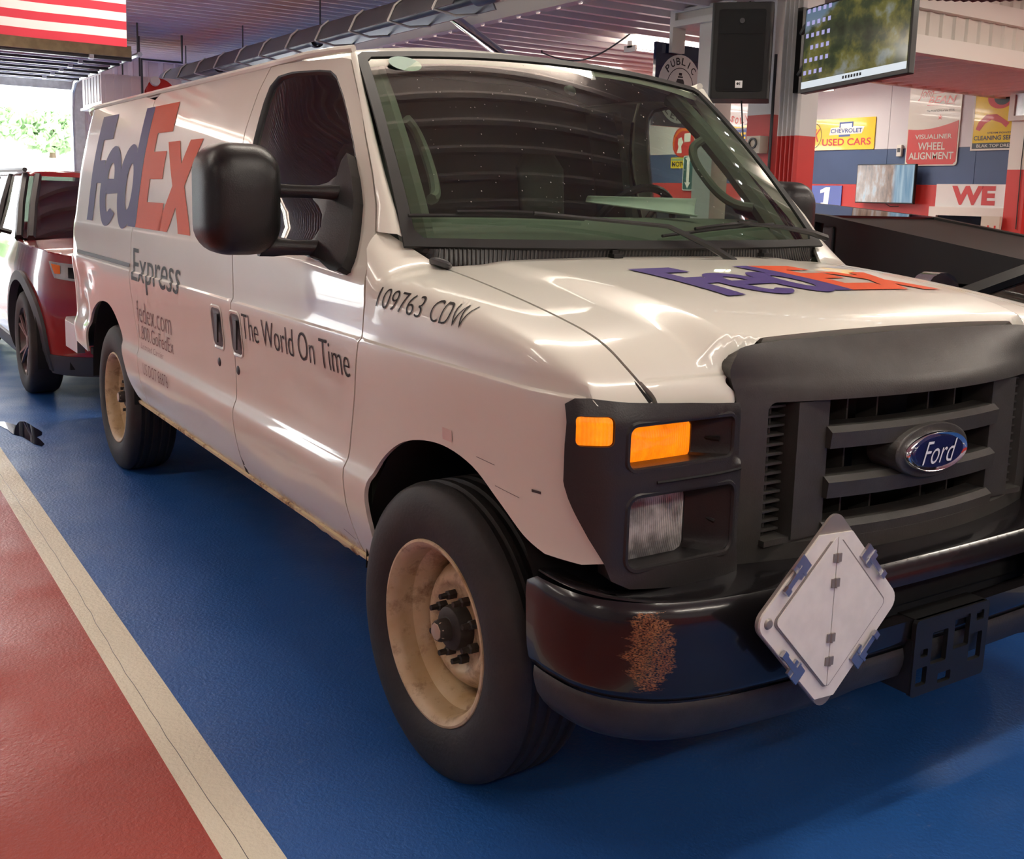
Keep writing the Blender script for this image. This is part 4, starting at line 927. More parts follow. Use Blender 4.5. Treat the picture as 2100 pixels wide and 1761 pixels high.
# wipers
def on_ws(u, v, d): 
    p = np.array(wsf(u, v)); e = 1e-3; n_ = np.cross(np.array(wsf(u+e, v))-p, np.array(wsf(u, v+e))-p); n_ /= np.linalg.norm(n_); return tuple(p+n_*d)
for base, elbow, tip, b0, b1 in (((.30, -.10), (.04, .055), (-.52, .118), (-.98, .115), (-.30, .112)), ((.985, .0), (.70, .055), (.46, .09), (.03, .04), (.72, .10))):
    wp = [on_ws(base[0], base[1], .04), on_ws((base[0]*.6+elbow[0]*.4), (base[1]*.6+elbow[1]*.4), .05), on_ws(*elbow, .045), on_ws(*tip, .03)]
    MB().tube(wp, [.013, .012, .008, .006], 6).build('wiper_arm', 'black_plastic', van)
    N = 12; bl = [on_ws(b0[0]+(b1[0]-b0[0])*i/N, b0[1]+(b1[1]-b0[1])*i/N+.006*sin(pi*i/N), .012) for i in range(N+1)]
    MB().tube(bl, .0055, 5).build('wiper_blade', 'rubber', van)
    b2_ = [on_ws(b0[0]+(b1[0]-b0[0])*(.25+.5*i/6), b0[1]+(b1[1]-b0[1])*(.25+.5*i/6)+.008, .024+.006*sin(pi*i/6)) for i in range(7)]
    MB().tube(b2_, .006, 5).build('wiper_bridge', 'black_plastic', van)
MB().lathe([(.052, 0), (.060, .0), (.060, .001), (.0, .001)], 24, Matrix.Translation(on_ws(-.80, .93, .002)) @ Matrix.Rotation(radians(48), 4, 'Y') @ Matrix.Diagonal((.55, 1, 1, 1))).build('windshield_sticker', mat('sticker', (.35, .5, .42), .6), van)

MB().lathe([(0, .012), (.018, .010), (.024, 0)], 16, Matrix.Translation(on_ws(.02, .84, -.02)) @ Matrix.Rotation(radians(48), 4, 'Y')).build('mirror_mount', 'dark_metal', van)
# road dirt specks on the glass
b = MB()
for i in range(150):
    u_, v_ = random.uniform(-.85, .55), random.uniform(.1, .95); d_ = random.uniform(.0008, .0022); p0 = on_ws(u_, v_, .0015)
    b.add([tuple(np.array(on_ws(u_+du_/.85, v_+dv_/.75, .0015))) for du_, dv_ in ((-d_, 0), (0, -d_*1.3), (d_, 0), (0, d_*1.3))], [(0, 1, 2, 3)])
tag(b.build('dirt_specks', mat('dirt', (.5, .5, .46), .9), van, 0), kind='stuff')
# ---- headlamp bezels
bp = np.array([(.572, -1.000), (.590, -.991), (.610, -.970), (.630, -.938), (.644, -.898), (.652, -.84), (.656, -.76), (.656, -.68), (.650, -.61), (.644, -.578)])
bs = np.concatenate([[0], np.cumsum(np.linalg.norm(np.diff(bp, axis=0), axis=1))]); BL = bs[-1]; _bx, _by = pchip(bs, bp[:, 0]), pchip(bs, bp[:, 1])
def ub(y): return float(np.interp(y, bp[:, 1], bs))
def bez(s):
    def S(u, z):
        x, y = float(_bx(u)), float(_by(u)); k = 0.
        k += .010*float(sstep(.945, .93, z))-.0; x += k*float(sstep(.02, .1, u)); x += .006*float(sstep(.75, .70, z))
        if z > 1.045: x -= .6*(z-1.045)**1.2
        return (x, -s*y if s > 0 else y, z)
    return S
u1, u2 = ub(-.888), BL-.012
mk = rrect(.024, 1.000, .104, 1.062, .012, 4)
pk1 = rrect(u1-.002, .946, u2-.012, 1.044, .022, 5); pk2 = rrect(u1-.004, .737, u2-.012, .897, .028, 5)
for s in (-1, 1):
    S = bez(s)
    out = [(.005, 1.083), (.0, 1.0), (-.006, .935), (.012, .89), (.055, .81), (.088, .755), (.10, .722), (.14, .702), (.25, .690), (BL, .680), (BL, .90), (BL, 1.064), (.30, 1.077), (.14, 1.088), (.06, 1.097), (.03, 1.096)]
    bz = panel('headlamp_bezel', out, S, 'bezel_plastic', van, holes=[mk, pk1, pk2], us=.03, vs=.025, rim=.10, flip=(s > 0), seg=.015)
    def lamp(name, pk, yr, zr, xb, m, nm2, r):
        lens = rrect(-yr[1], zr[0], -yr[0], zr[1], r, 5); hp = [S(a, b) for a, b in pk]     # pocket outline in space
        lp = [(xb, -s*y_ if s < 0 else y_, z_) for y_, z_ in [(-q[0], q[1]) for q in lens]]
        # match orders by angle
        def srt(P):
            c_ = np.mean([[p[1], p[2]] for p in P], axis=0); return sorted(P, key=lambda p: math.atan2((p[2]-c_[1])*1.9, p[1]-c_[0]))
        def resamp(P, n=48):
            P = np.array(srt(P)); c_ = P.mean(0); an = np.unwrap(np.arctan2((P[:, 2]-c_[2])*1.9, P[:, 1]-c_[1])); t = np.linspace(-pi, pi, n, endpoint=False)
            an3 = np.concatenate([an-2*pi, an, an+2*pi]); P3 = np.concatenate([P, P, P]); return [tuple(np.interp(q, an3, P3[:, k]) for k in range(3)) for q in t]
        H, Lp = resamp(hp), resamp(lp)
        mid = [tuple(np.array(a)*.9+np.array(b)*.1-np.array((.006, 0, 0))) for a, b in zip(H, Lp)]
        MB().loft([H, mid, Lp, [(p[0]-.03, p[1], p[2]) for p in Lp]], caps=False).build(nm2, 'bezel_plastic', bz)
        cy = np.mean([p[1] for p in Lp]); cz = np.mean([p[2] for p in Lp])
        ri = [[(xb-.004+.010*(1-k*k), cy+(p[1]-cy)*k, cz+(p[2]-cz)*k) for p in Lp] for k in (1., .97, .8, .55, .3, .05)]
        MB().loft(ri, caps=True).build(name, m, bz)
    sg = 1 if s > 0 else 1
    lamp('turn_signal', pk1, (-.868, -.664) if s < 0 else (.664, .868), (.940, 1.022), .582, 'amber_lens', 'signal_pocket', .014)
    lamp('headlamp', pk2, (-.870, -.670) if s < 0 else (.670, .870), (.728, .872), .580, 'headlamp_lens', 'headlamp_pocket', .02)
    panel('side_marker', rrect(.026, 1.002, .102, 1.060, .010, 4), lambda u, z, S=S: tuple(np.array(S(u, z))+np.array((-.004, 0, 0))), 'amber_lens', bz, us=.02, vs=.02, rim=.01, flip=(s > 0), seg=.015)
    for pk in (pk1, pk2): MB().tube([tuple(np.array(S(a+(np.mean([q[0] for q in pk])-a)*-.02, b))+np.array((-.002, 0, 0))) for a, b in pk], .0065, 6, closed=True).build('pocket_rim', 'bezel_plastic', bz)
    MB().tube([tuple(np.array(S(u, .921))+np.array((.001, 0, 0))) for u in np.linspace(.20, BL-.004, 14)], .0035, 5).build('bezel_seam', 'well_black', bz)
    MB().tube([(.60, s*.640, .985), (.63, s*.625, .985)], .005, 6).build('adjuster', 'black_plastic', bz); MB().tube([(.60, s*.640, .81), (.63, s*.625, .80)], .005, 6).build('adjuster', 'black_plastic', bz)
# ---- grille
_gx = pchip([.60, .655, .70, .80, .92, 1.03, 1.062, 1.085, 1.12, 1.15, 1.175, 1.195], [.700, .706, .711, .716, .716, .715, .7135, .706, .680, .655, .632, .612])
def gsh(y, z): return (float(_gx(z))-(.078*float(sstep(1.20, 1.06, z))+.012)*(y/.575)**2, y, z)
gout = [(-.572, .66), (-.3, .652), (0, .65), (.3, .652), (.572, .66), (.574, .9), (.574, 1.06), (.585, 1.10), (.592, 1.135), (.575, 1.165), (.545, 1.182), (.4, 1.190), (0, 1.194), (-.4, 1.190), (-.545, 1.182), (-.575, 1.165), (-.592, 1.135), (-.585, 1.10), (-.574, 1.06), (-.574, .9)]
gout = crom(gout+[gout[0]], 4)[:-1]
gop = rrect(-.497, .728, .497, 1.058, .022, 5)
gr_ = panel('grille_shell', gout, gsh, 'grille_plastic', van, holes=[gop], us=.04, vs=.02, rim=.05, seg=.02)
MB().b2((.50, -.56, .62), (.53, .56, 1.10)).build('radiator', 'well_black', van, 0)
for s in (-1, 1):
    MB().b2((.58, s*.420, .735), (.668, s*.318, 1.055)).build('grille_panel', 'grille_plastic', gr_, 0)
    for i in range(14): MB().b2((.57, s*.495, .752+i*.0222), (.632, s*.425, .757+i*.0222)).build('vent_louvre', 'grille_plastic', gr_, 0)
    MB().b2((.57, s*.462, .735), (.618, s*.456, 1.055)).build('vent_divider', 'grille_plastic', gr_, 0)
    MB().b2((.58, s*.500, .728), (.662, s*.32, .742)).build('vent_sill', 'grille_plastic', gr_, 0)
for z0 in (.940, .822, .712):
    sec = [(-.07, .0), (.0, .002), (.004, .040), (-.012, .052), (-.07, .052)]
    rings = [[(float(_gx(.9))-.006-.085*(y/.575)**2+a, y, z0+b_) for a, b_ in sec] for y in np.linspace(-.325, .325, 15)]
    MB().loft(rings).build('grille_bar', 'grille_plastic', gr_, 25)
for y in (-.21, -.10, .10, .21):
    MB().b2((.57, y-.003, .73), (.63, y+.003, 1.05)).build('grille_divider', 'grille_plastic', gr_, 0)
def oval(name, a, b_, x0, x1, m, par, inset=0.):
    n = 40; rg = [[(x, cos(2*pi*i/n)*a*k, .914+sin(2*pi*i/n)*b_*k) for i in range(n)] for x, k in ((x0, 1), (x1-.004, 1), (x1, .96), (x1+inset, .90), (x1+inset, .02))]
    return MB().loft(rg).build(name, m, par, 50)
oval('badge_base', .140, .068, .64, .727, 'grille_plastic', gr_); em = oval('badge', .116, .050, .725, .743, 'chrome', gr_, -.003)
bm_ = mat('badge_blue', (.012, .016, .075), .12, coat=1); oval('badge_field', .100, .040, .737, .7425, 'badge_blue', em); mat('badge_silver', (.80, .80, .82), .3)
wrap('badge_lettering', fit(txt_mesh('Ford', -.005, .45), -.066, -.026, .066, .030), lambda a, c_: (.7450, a, .912+c_), 'badge_silver', em)
# ---- bumper
fp = np.array([(.43, -.985), (.50, -.990), (.58, -.984), (.64, -.965), (.70, -.922), (.745, -.865), (.775, -.79), (.795, -.69), (.808, -.55), (.820, -.30), (.824, 0)])
fp = np.concatenate([fp, fp[:-1][::-1]*(1, -1)]); fs_ = np.concatenate([[0], np.cumsum(np.linalg.norm(np.diff(fp, axis=0), axis=1))]); FL = fs_[-1]; _fx, _fy = pchip(fs_, fp[:, 0]), pchip(fs_, fp[:, 1])
_fo = pchip([.36, .385, .41, .44, .468, .478, .49, .58, .63, .66, .68, .697], [-.075, -.035, -.016, -.008, -.006, -.012, -.001, .003, .003, .0, -.008, -.024])
def fbm(u, z):
    x, y = float(_fx(u)), float(_fy(u)); e = .004; tx, ty = float(_fx(u+e)-_fx(u-e)), float(_fy(u+e)-_fy(u-e)); L_ = math.hypot(tx, ty) or 1
    o = float(_fo(z)); return (x+ty/L_*o, y-tx/L_*o, z)
def uf(y): return float(np.interp(y, fp[:, 1], fs_))
slot = rrect(uf(-.36), .548, uf(.36), .640, .02, 4)
EH = .682
bo = [(0, .665), (.006, .60), (.012, .52), (.02, .482), (FL-.02, .482), (FL-.012, .52), (FL-.006, .60), (0+FL, .665), (FL-.03, EH), (FL*.85, EH+.008), (FL*.7, EH+.01), (FL*.5, EH+.01), (FL*.3, EH+.01), (FL*.15, EH+.008), (.03, EH)]
bm2 = panel('front_bumper', bo, fbm, 'bumper_black', van, holes=[slot], us=.04, vs=.02, rim=.04, seg=.02)
va = [(.025, .476), (.04, .42), (.07, .385), (.2, .378), (FL/2-.45, .375), (FL/2-.32, .405), (FL/2+.32, .405), (FL/2+.45, .375), (FL-.2, .378), (FL-.07, .385), (FL-.04, .42), (FL-.025, .476)]
vl = [rrect(FL/2-.50, .425, FL/2-.20, .462, .01, 3)]
panel('bumper_valance', va, fbm, 'valance_plastic', van, us=.05, vs=.02, rim=.03, seg=.03)
ring = []
for u in np.linspace(.02, FL-.02, 60):
    p = np.array(fbm(u, EH+.008)); x, y = p[0], p[1]; q = np.array((min(x, .60) if abs(y) > .93 else .62, np.sign(y)*min(abs(y), .955), EH+.004)); 
    if abs(y) > .93: q = np.array((x, np.sign(y)*(abs(y)-.06), EH+.004))
    ring.append([tuple(p), tuple(p*.9+q*.1+np.array((0, 0, .006))), tuple(q)])
MB().loft(ring, caps=False, cyc=False).build('bumper_step', 'bumper_black', van, 60)
MB().b2((.70, -.62, .53), (.72, .62, .66)).build('bumper_beam', 'well_black', van, 0)
# plate bracket (moulded frame with openings)
PBx = .84
def pbf(a, c_, h): return (PBx+h+.01*(c_-.46), a, c_)
holes = [rrect(-.155, .385, -.115, .43, .004, 2), rrect(-.105, .43, -.045, .51, .004, 2), rrect(-.02, .45, .04, .53, .004, 2), rrect(.045, .405, .095, .475, .004, 2), rrect(.065, .505, .095, .53, .004, 2), rrect(-.145, .455, -.118, .475, .004, 2), rrect(-.07, .375, -.02, .40, .004, 2)]
MB().prism(rrect(-.17, .36, .115, .55, .012, 3), -.012, 0, pbf, holes=holes).build('plate_bracket', 'black_plastic', van, 30)
MB().b2((.74, -.172, .37), (.835, -.155, .50)).b2((.78, -.16, .52), (.835, .11, .55)).build('plate_bracket_arm', 'black_plastic', van, 0)
# ---- flip placard holder on the bumper: hinged leaves in a tray, held by spring clips
PC = Vector((.872, -.528, .662)); pl = bpy.data.objects.new('placard_holder', None); link(pl, van); tag(pl, 'white diamond placard holder with hinged leaves and clips')
pl.location = PC; pl.rotation_euler = (radians(-3), radians(-2), 0)
mat('placard_white', (.86, .83, .78), .35, vary=.08, vscale=25); mat('placard_bare', (.30, .27, .25), .45, metal=.4)
PA, PB = .222, .215            # half diagonals (Y, Z)
def dia(k, r=.03):
    pts = []
    for (cy, cz, a0) in ((PA*k, 0, -45), (0, PB*k, 45), (-PA*k, 0, 135), (0, -PB*k, 225)):
        d = Vector((cy, cz)); d = d*(1-r*1.35/d.length)
        for i in range(6): t = radians(a0+90*i/5); pts.append((d.x+r*cos(t), d.y+r*sin(t)))
    return pts
def P3(a, c_, h): return (h, a, c_)
MB().prism(dia(1.0), 0, .006, P3).build('back_plate', 'placard_bare', pl, 30)
def clip_poly(poly, zmin, zmax):
    out = []
    for lim, sg in ((zmin, 1), (zmax, -1)):
        src = poly if not out else out; res = []
        for i in range(len(src)):
            a, b_ = src[i], src[(i+1) % len(src)]; ia, ib = sg*(a[1]-lim) >= 0, sg*(b_[1]-lim) >= 0
            if ia: res.append(a)
            if ia != ib: t = (lim-a[1])/(b_[1]-a[1]); res.append((a[0]+t*(b_[0]-a[0]), lim))
        out = res
    return out
MB().prism(clip_poly(dia(.985), -.185, .165), .006, .011, P3).build('tray', 'placard_white', pl, 30)
rim_o = clip_poly(dia(.97), -.18, .16); rim_i = clip_poly(dia(.76, .012), -.18, .16)
MB().prism(clip_poly(dia(.78, .014), -.16, .15), .011, .0135, P3).build('recess_edge', 'placard_bare', pl, 30)
def half(sgn):
    src = dia(.755, .012); out = []
    for i in range(len(src)):
        a, b_ = src[i], src[(i+1) % len(src)]; ia, ib = sgn*(a[0]-sgn*.0012) >= 0, sgn*(b_[0]-sgn*.0012) >= 0
        if ia: out.append(a)
        if ia != ib: t = (sgn*.0012-a[0])/(b_[0]-a[0]); out.append((sgn*.0012, a[1]+t*(b_[1]-a[1])))
    return out
for sgn in (-1, 1): MB().prism(half(sgn), .0135, .0155, P3).build('leaf', 'placard_white', pl, 0)
for z in (.115, .062, -.055, -.105): MB().b2((.0155, -.012, z-.009), (.0185, .012, z+.009)).tube([(.018, 0, z-.010), (.018, 0, z+.010)], .0035, 6).build('hinge', 'placard_bare', pl, 30)
for a, c_, r in ((-.118, .093, 45), (.118, .093, -45), (.112, -.098, -135), (-.112, -.098, 135)):
    T = Matrix.Translation((0, a, c_)) @ Matrix.Rotation(radians(-r), 4, 'X')
    b = MB(); b.b2((.011, -.018, .0), (.017, .018, .040), T); b.b2((.017, -.006, -.035), (.020, .006, .02), T); b.b2((.016, -.008, -.048), (.024, .008, -.034), T); b.b2((.017, -.02, .012), (.019, .02, .018), T)
    b.build('spring_clip', 'steel', pl, 0)
MB().lathe([(0, .016), (.009, .015), (.012, .011)], 14, Matrix.Translation((0, -.185, .0)) @ Matrix.Rotation(pi/2, 4, 'Y')).build('rivet', 'placard_bare', pl)
MB().b2((-.075, -.03, -.05), (0, .03, .03)).build('mount', 'dark_metal', pl, 0)

# ---- door mirrors
for s in (-1, 1):
    mr = bpy.data.objects.new('door_mirror', None); link(mr, van)
    # sail-shaped base plate on the door, following the body side
    base = [(-.745, 1.612), (-.675, 1.545), (-.610, 1.47), (-.565, 1.39), (-.515, 1.315), (-.508, 1.285), (-.53, 1.272), (-.58, 1.272), (-.673, 1.292), (-.80, 1.30), (-.85, 1.31), (-.83, 1.335), (-.775, 1.352), (-.752, 1.388), (-.77, 1.424), (-.82, 1.45), (-.88, 1.468), (-.90, 1.492), (-.87, 1.512), (-.80, 1.522), (-.755, 1.542), (-.758, 1.59)]
    S = side(s)
    panel('mirror_base', base, lambda x, z, S=S, s=s: tuple(np.array(S(x, z))+np.array((0, s*(.038-.10*max(0, abs(x+.64)-.12)), 0))), 'mirror_plastic', mr, us=.03, vs=.03, rim=.05, flip=(s > 0), seg=.02)
    # two telescoping arms
    for z, r0, r1, x1 in ((1.492, .024, .020, -.80), (1.325, .030, .024, -.80)):
        rings = []
        for t in np.linspace(0, 1, 7):
            y = s*(.905+.24*t); x = -.72+(x1+.72)*t; r = r0+(r1-r0)*(1 if .3 < t < .7 else .2)
            rings.append([(x+.55*r*1.9*cos(2*pi*i/10)*.8, y, z+r*sin(2*pi*i/10)) for i in range(10)])
        MB().loft(rings).build('mirror_arm', 'mirror_plastic', mr)
    # head: rounded shell, glass to the rear
    dy = 0 if s < 0 else -.10     # the far mirror is pushed in
    hd = rrect(1.085+dy, 1.302, 1.315+dy, 1.626-.04*(s > 0), .085, 7); cy, cz = 1.20+dy, 1.462
    lev = [(-.885, 1.0, 0), (-.82, 1.01, 0), (-.775, .985, .0), (-.745, .90, .0), (-.725, .74, .0), (-.717, .5, 0), (-.714, .2, 0)]
    rings = [[(x, s*(cy+(a-cy)*k), cz+(c_-cz)*k) for a, c_ in hd] for x, k, _ in lev]
    MB().loft(rings).build('mirror_head', 'mirror_plastic', mr, 50)
    MB().prism([(cy+(a-cy)*.93, cz+(c_-cz)*.93) for a, c_ in hd], -.892, -.886, lambda a, c_, h: (h, s*a, c_)).build('mirror_glass', 'chrome', mr, 0)
# ---- door handles and locks (right side pair plus left)
def handle(x0, x1, s):
    S = side(s); o = rrect(x0, .897, x1, 1.058, .03, 5); P = [Vector(S(a, c_)) for a, c_ in o]; cx, cz = (x0+x1)/2, .978
    b = MB(); rg = []
    for k, d in ((1.06, .0015), (1.0, .004), (.90, .001), (.80, -.030), (.78, -.038)):
        rg.append([(cx+(p.x-cx)*k, p.y+s*d, cz+(p.z-cz)*k) for p in P])
    h_ = MB().loft(rg[:3], caps=False).build('door_handle', 'van_plain', van)
    MB().loft([[(q[0], q[1]+s*.0005, q[2]) for q in rg[2]], [(q[0], q[1]-s*.0, q[2]) for q in [(cx+(p.x-cx)*.86, p.y+s*.0008, cz+(p.z-cz)*.9) for p in P]], [(cx+(p.x-cx)*.1, p.y+s*.001, cz+(p.z-cz)*.1) for p in P]]).build('handle_recess', 'black_plastic', h_)
    y = float(P[0].y)
    MB().b2((cx+.012, y+s*.004, .925), (cx+.040, y+s*.010, 1.03)).build('handle_lever', 'black_plastic', h_, 0)
    MB().lathe([(0, .004), (.012, .004), (.016, .002), (.018, 0)], 16, Matrix.Translation((cx-.01, S(cx, .843)[1], .843)) @ Matrix.Rotation(s*-pi/2, 4, 'X')).build('door_lock', 'dark_metal', van)
handle(-1.725, -1.595, -1); handle(-1.505, -1.385, -1); handle(-1.435, -1.315, 1)
# sliding-door rail behind the door, fender label, small scrapes
S = side(-1)
MB().loft([[(x, S(x, 1.128)[1]-.002, 1.128), (x, S(x, 1.12)[1]-.005, 1.118), (x, S(x, 1.11)[1]-.003, 1.108)] for x in np.linspace(-4.2, -2.99, 30)], caps=False, cyc=False).build('door_rail', 'dark_metal', van)
def lay(a, c_, d=.0018): p = S(a, c_); return (p[0], p[1]-d, p[2])
for (x0, z0, x1, z1, wd) in ((.22, .895, .30, .893, .0015), (.30, .845, .40, .842, .0012), (.445, .868, .475, .869, .006), (-.55, .50, -.47, .49, .002)):
    MB().add([lay(x0, z0), lay(x1, z1), lay(x1, z1+wd), lay(x0, z0+wd)], [(0, 1, 2, 3)]).build('scrape', 'dark_metal', van, 0)
MB().add([lay(.062, .905), lay(.108, .905), lay(.108, .935), lay(.062, .935)], [(0, 1, 2, 3)]).build('fender_label', mat('label_pink', (.72, .55, .50), .5), van, 0)
MB().add([lay(-1.46, .46), lay(-1.425, .455), lay(-1.452, .52)], [(0, 1, 2)]).build('rust_hole', 'well_black', van, 0)

# ---- logo lettering: own letter shapes, laid on the body
def arc(cx, cy, rx, ry, a0, a1, n=18): return [(cx+rx*cos(radians(a0+(a1-a0)*i/n)), cy+ry*sin(radians(a0+(a1-a0)*i/n))) for i in range(n+1)]
LET = {}
H = 1.0
LET['F'] = [[(0, 0), (.17, 0), (.17, .36), (.33, .36), (.33, .575), (.17, .575), (.17, .77), (.42, .77), (.42, 1), (0, 1)]]
LET['e'] = [arc(.545, .335, .255, .365, -32, -352, 40)[::1] if 0 else
            (arc(.545, .335, .255, .365, 0, 180, 20)+arc(.545, .335, .255, .365, 180, 318, 18)+[(.62, .135)]+arc(.545, .30, .085, .20, 298, 180, 10)+[(.455, .275), (.80, .275)]),
            arc(.545, .40, .085, .145, 0, 180, 12)]
LET['d'] = [arc(.985, .335, .225, .365, 60, 300, 30)+[(1.10, 0), (1.28, 0), (1.28, 1), (1.10, 1), (1.10, .62)], arc(1.03, .335, .075, .20, 0, 360, 24)[:-1]]
LET['E'] = [[(1.285, 0), (1.80, 0), (1.80, .215), (1.47, .215), (1.47, .40), (1.72, .40), (1.72, .62), (1.47, .62), (1.47, .77), (1.76, .77), (1.76, 1), (1.285, 1)]]
LET['x'] = [[(1.72, 0), (1.93, 0), (2.03, .19), (2.13, 0), (2.34, 0), (2.135, .35), (2.33, .69), (2.12, .69), (2.03, .515), (1.935, .69), (1.72, .69), (1.925, .35)]]
LW = 2.34
def logo(S3, x0, z0, x1, z1, rows, cols, par=van, dirx=1):
    for ch, mm in (('F', 'purple'), ('e', 'purple'), ('d', 'purple'), ('E', 'orange'), ('x', 'orange')):
        lp = [[(x0+a/LW*(x1-x0), z0+b_*(z1-z0)) for a, b_ in q] for q in LET[ch]]
        if ch == 'e':
            o = wrap('logo_letter', curve2d(lp), S3, mm, par, rows, cols)
        else: o = wrap('logo_letter', curve2d(lp), S3, mm, par, rows, cols)
logo(lambda a, c_: lay(a, c_, .0020), -4.0, 1.302, -2.05, 1.866, np.arange(1.32, 1.87, .025), np.arange(-3.98, -2.0, .12))
RW = np.arange(.6, 1.3, .012)
def stext(sx, m, x0, z0, x1, z1, off=-.012): wrap('lettering', fit(txt_mesh(sx, off), x0, z0, x1, z1), lambda a, c_: lay(a, c_, .0020), m, van, [r for r in list(RW)+list(ROWS) if z0 < r < z1])
stext('Express', 'deco_black', -2.92, 1.005, -2.145, 1.205, -.004)
stext('fedex.com', 'deco_faded', -2.885, .862, -2.32, .962); stext('1.800.GoFedEx', 'deco_faded', -2.88, .782, -2.30, .848)
stext('Licensed Carrier', 'deco_faded', -2.84, .738, -2.46, .765); stext('US DOT 86876', 'deco_faded', -2.75, .628, -2.335, .682)
stext('The World On Time', 'deco_black', -1.368, .972, -.463, 1.062, -.010)
Sf = fender(-1)
# numbers sit on the rolled fender top: find v for a given height
def on_f(x, z, d=.002):
    lo, hi = 1.0, 1.62
    for _ in range(26):
        m_ = (lo+hi)/2
        if Sf(x, m_)[2] < z: lo = m_
        else: hi = m_
    p = np.array(Sf(x, lo)); e = 2e-3; n_ = np.cross(np.array(Sf(x+e, lo))-p, np.array(Sf(x, lo+e))-p); n_ /= np.linalg.norm(n_); return tuple(p+n_*d)
for sx, a, b_ in (('109763', -.325, -.075), ('CDW', -.03, .135)):
    me = fit(txt_mesh(sx, -.014), a, 1.188, b_, 1.240)
    wrap('lettering', me, lambda x, z: on_f(x, z-.02*(x+.2)), 'deco_black', van, np.arange(1.19, 1.24, .01), np.arange(-.33, .19, .03))
def hlay(y, xq):      # text plane: first coordinate runs to the van's left (Y), second upwards on the page = towards the screen (-X)
    x = .36-xq; lo, hi = 0., 1.
    for _ in range(24):
        u = (lo+hi)/2
        if float(_hx(u)) < x: lo = u
        else: hi = u
    v = y/float(Hy(x)); p = hood(u, v); return (p[0], p[1], p[2]+.003)
logo(hlay, -.355, 0, .50, .40, np.arange(.03, .40, .04), np.arange(-.36, .47, .03))

# ---- cab interior
mat('cab_dark', (.020, .021, .019), .8); mat('dash_grey', (.10, .112, .088), .7); mat('seat_grey', (.05, .055, .05), .85); mat('paper', (.72, .80, .76), .7)
b = MB(); dash = []
for t in np.linspace(-1, 1, 21):
    y = t*.80; c = 1-t*t
    dash.append([(-.47+.10*c, y, 1.335), (-.55+.10*c, y, 1.405), (-.70+.06*c, y, 1.432), (-.86+.03*c, y, 1.43), (-.93, y, 1.38), (-.93, y, .95), (-.47, y, .95)])
b.loft(dash).build('dashboard', 'dash_grey', van)
sw = bpy.data.objects.new('steering_wheel', None); link(sw, van); sw.location = (-.99, .44, 1.37); sw.rotation_euler = (0, radians(-62), 0)
MB().tube([(.195*cos(2*pi*i/36), .195*sin(2*pi*i/36), 0) for i in range(36)], .016, 8, closed=True).build('wheel_rim', 'black_plastic', sw)
for a in (30, 150, 270): MB().tube([(.04*cos(radians(a)), .04*sin(radians(a)), -.02), (.19*cos(radians(a)), .19*sin(radians(a)), 0)], .012, 6).build('spoke', 'black_plastic', sw)
MB().lathe([(0, .02), (.05, .015), (.06, 0), (.04, -.05), (.03, -.25), (0, -.25)], 20).build('hub', 'black_plastic', sw)
for y in (-.42, .42):
    st = bpy.data.objects.new('seat', None); link(st, van)
    bev(MB().prism(rrect(-.25, -.24, .25, .24, .06, 4), .62, .80, lambda a, c_, h: (-1.25+a, y+c_, h)).build('cushion', 'seat_grey', st), .03, 3)
    rings = [[(x0+d*cos(2*pi*i/20)*.5, y+wd*(abs(sin(2*pi*i/20))**.6)*(1 if sin(2*pi*i/20) >= 0 else -1), z) for i in range(20)] for z, x0, wd, d in ((.78, -1.46, .24, .16), (1.0, -1.50, .25, .15), (1.25, -1.55, .23, .12), (1.38, -1.58, .15, .10), (1.42, -1.58, .11, .10), (1.62, -1.61, .12, .10), (1.68, -1.62, .08, .06))]
    MB().loft(rings).build('backrest', 'seat_grey', st)
MB().prism([(-.93, .5), (.93, .5), (.93, 1.28), (.86, 1.7), (.80, 1.90), (.5, 1.98), (-.5, 1.98), (-.80, 1.90), (-.86, 1.7), (-.93, 1.28)], -1.80, -1.77, lambda a, c_, h: (h, a, c_)).build('partition', 'cab_dark', van, 0)
lin = [[(x, y, roof(x, y)[2]-.03) for y in np.linspace(-.80, .80, 13)] for x in np.linspace(-1.78, -1.06, 8)]
MB().loft(lin, caps=False, cyc=False).build('headliner', 'cab_dark', van)
for s in (-1, 1):
    MB().b2((-1.77, s*.935, .5), (-.45, s*.90, 1.30)).build('door_trim', 'dash_grey', van, 0)
    MB().loft([[(-1.77, s*(wide(-1.65, z)-.05), z), (-1.56, s*(wide(-1.65, z)-.05), z), (-1.56, s*(wide(-1.65, z)-.09), z), (-1.77, s*(wide(-1.65, z)-.09), z)] for z in (1.28, 1.5, 1.7, 1.88)]).build('pillar_trim', 'dash_grey', van, 30)
    pt = [tuple(np.array(wsf(s*.93, v))-np.array((.06, s*.03, .04))) for v in (.0, .25, .5, .75, 1.)]
    MB().tube(pt, .04, 8).build('pillar_liner', 'dash_grey', van)
    gh = [tuple(np.array(wsf(s*.86, v))-np.array((.07+.05*k, s*(.04+.055*k), .04+.01*k))) for v, k in ((.26, -.2), (.29, .5), (.36, .9), (.46, 1), (.56, .9), (.64, .5), (.68, -.2))]
    MB().tube(crom(gh, 4), .017, 8).build('grab_handle', 'dash_grey', van)
MB().b2((-1.8, -.9, .50), (-.45, .9, .54)).build('cab_floor', 'cab_dark', van, 0)
mm_ = thing('rolled_paper', 'pale sheet of paper curled on top of the van dashboard', 'paper', (-.735, .22, 1.470))
N = 9; vs = []; fs = []
for i in range(13):
    a = i/12
    for j in range(N+1):
        t = j/N; an = -.6+2.9*t; r = .040; vs.append((.075-.02*a-.10*(1-t)*(1-a)*.6-r*sin(an)*.9, -.17+.40*a, -.006+r*(1-cos(an))*(.35+.65*a)))
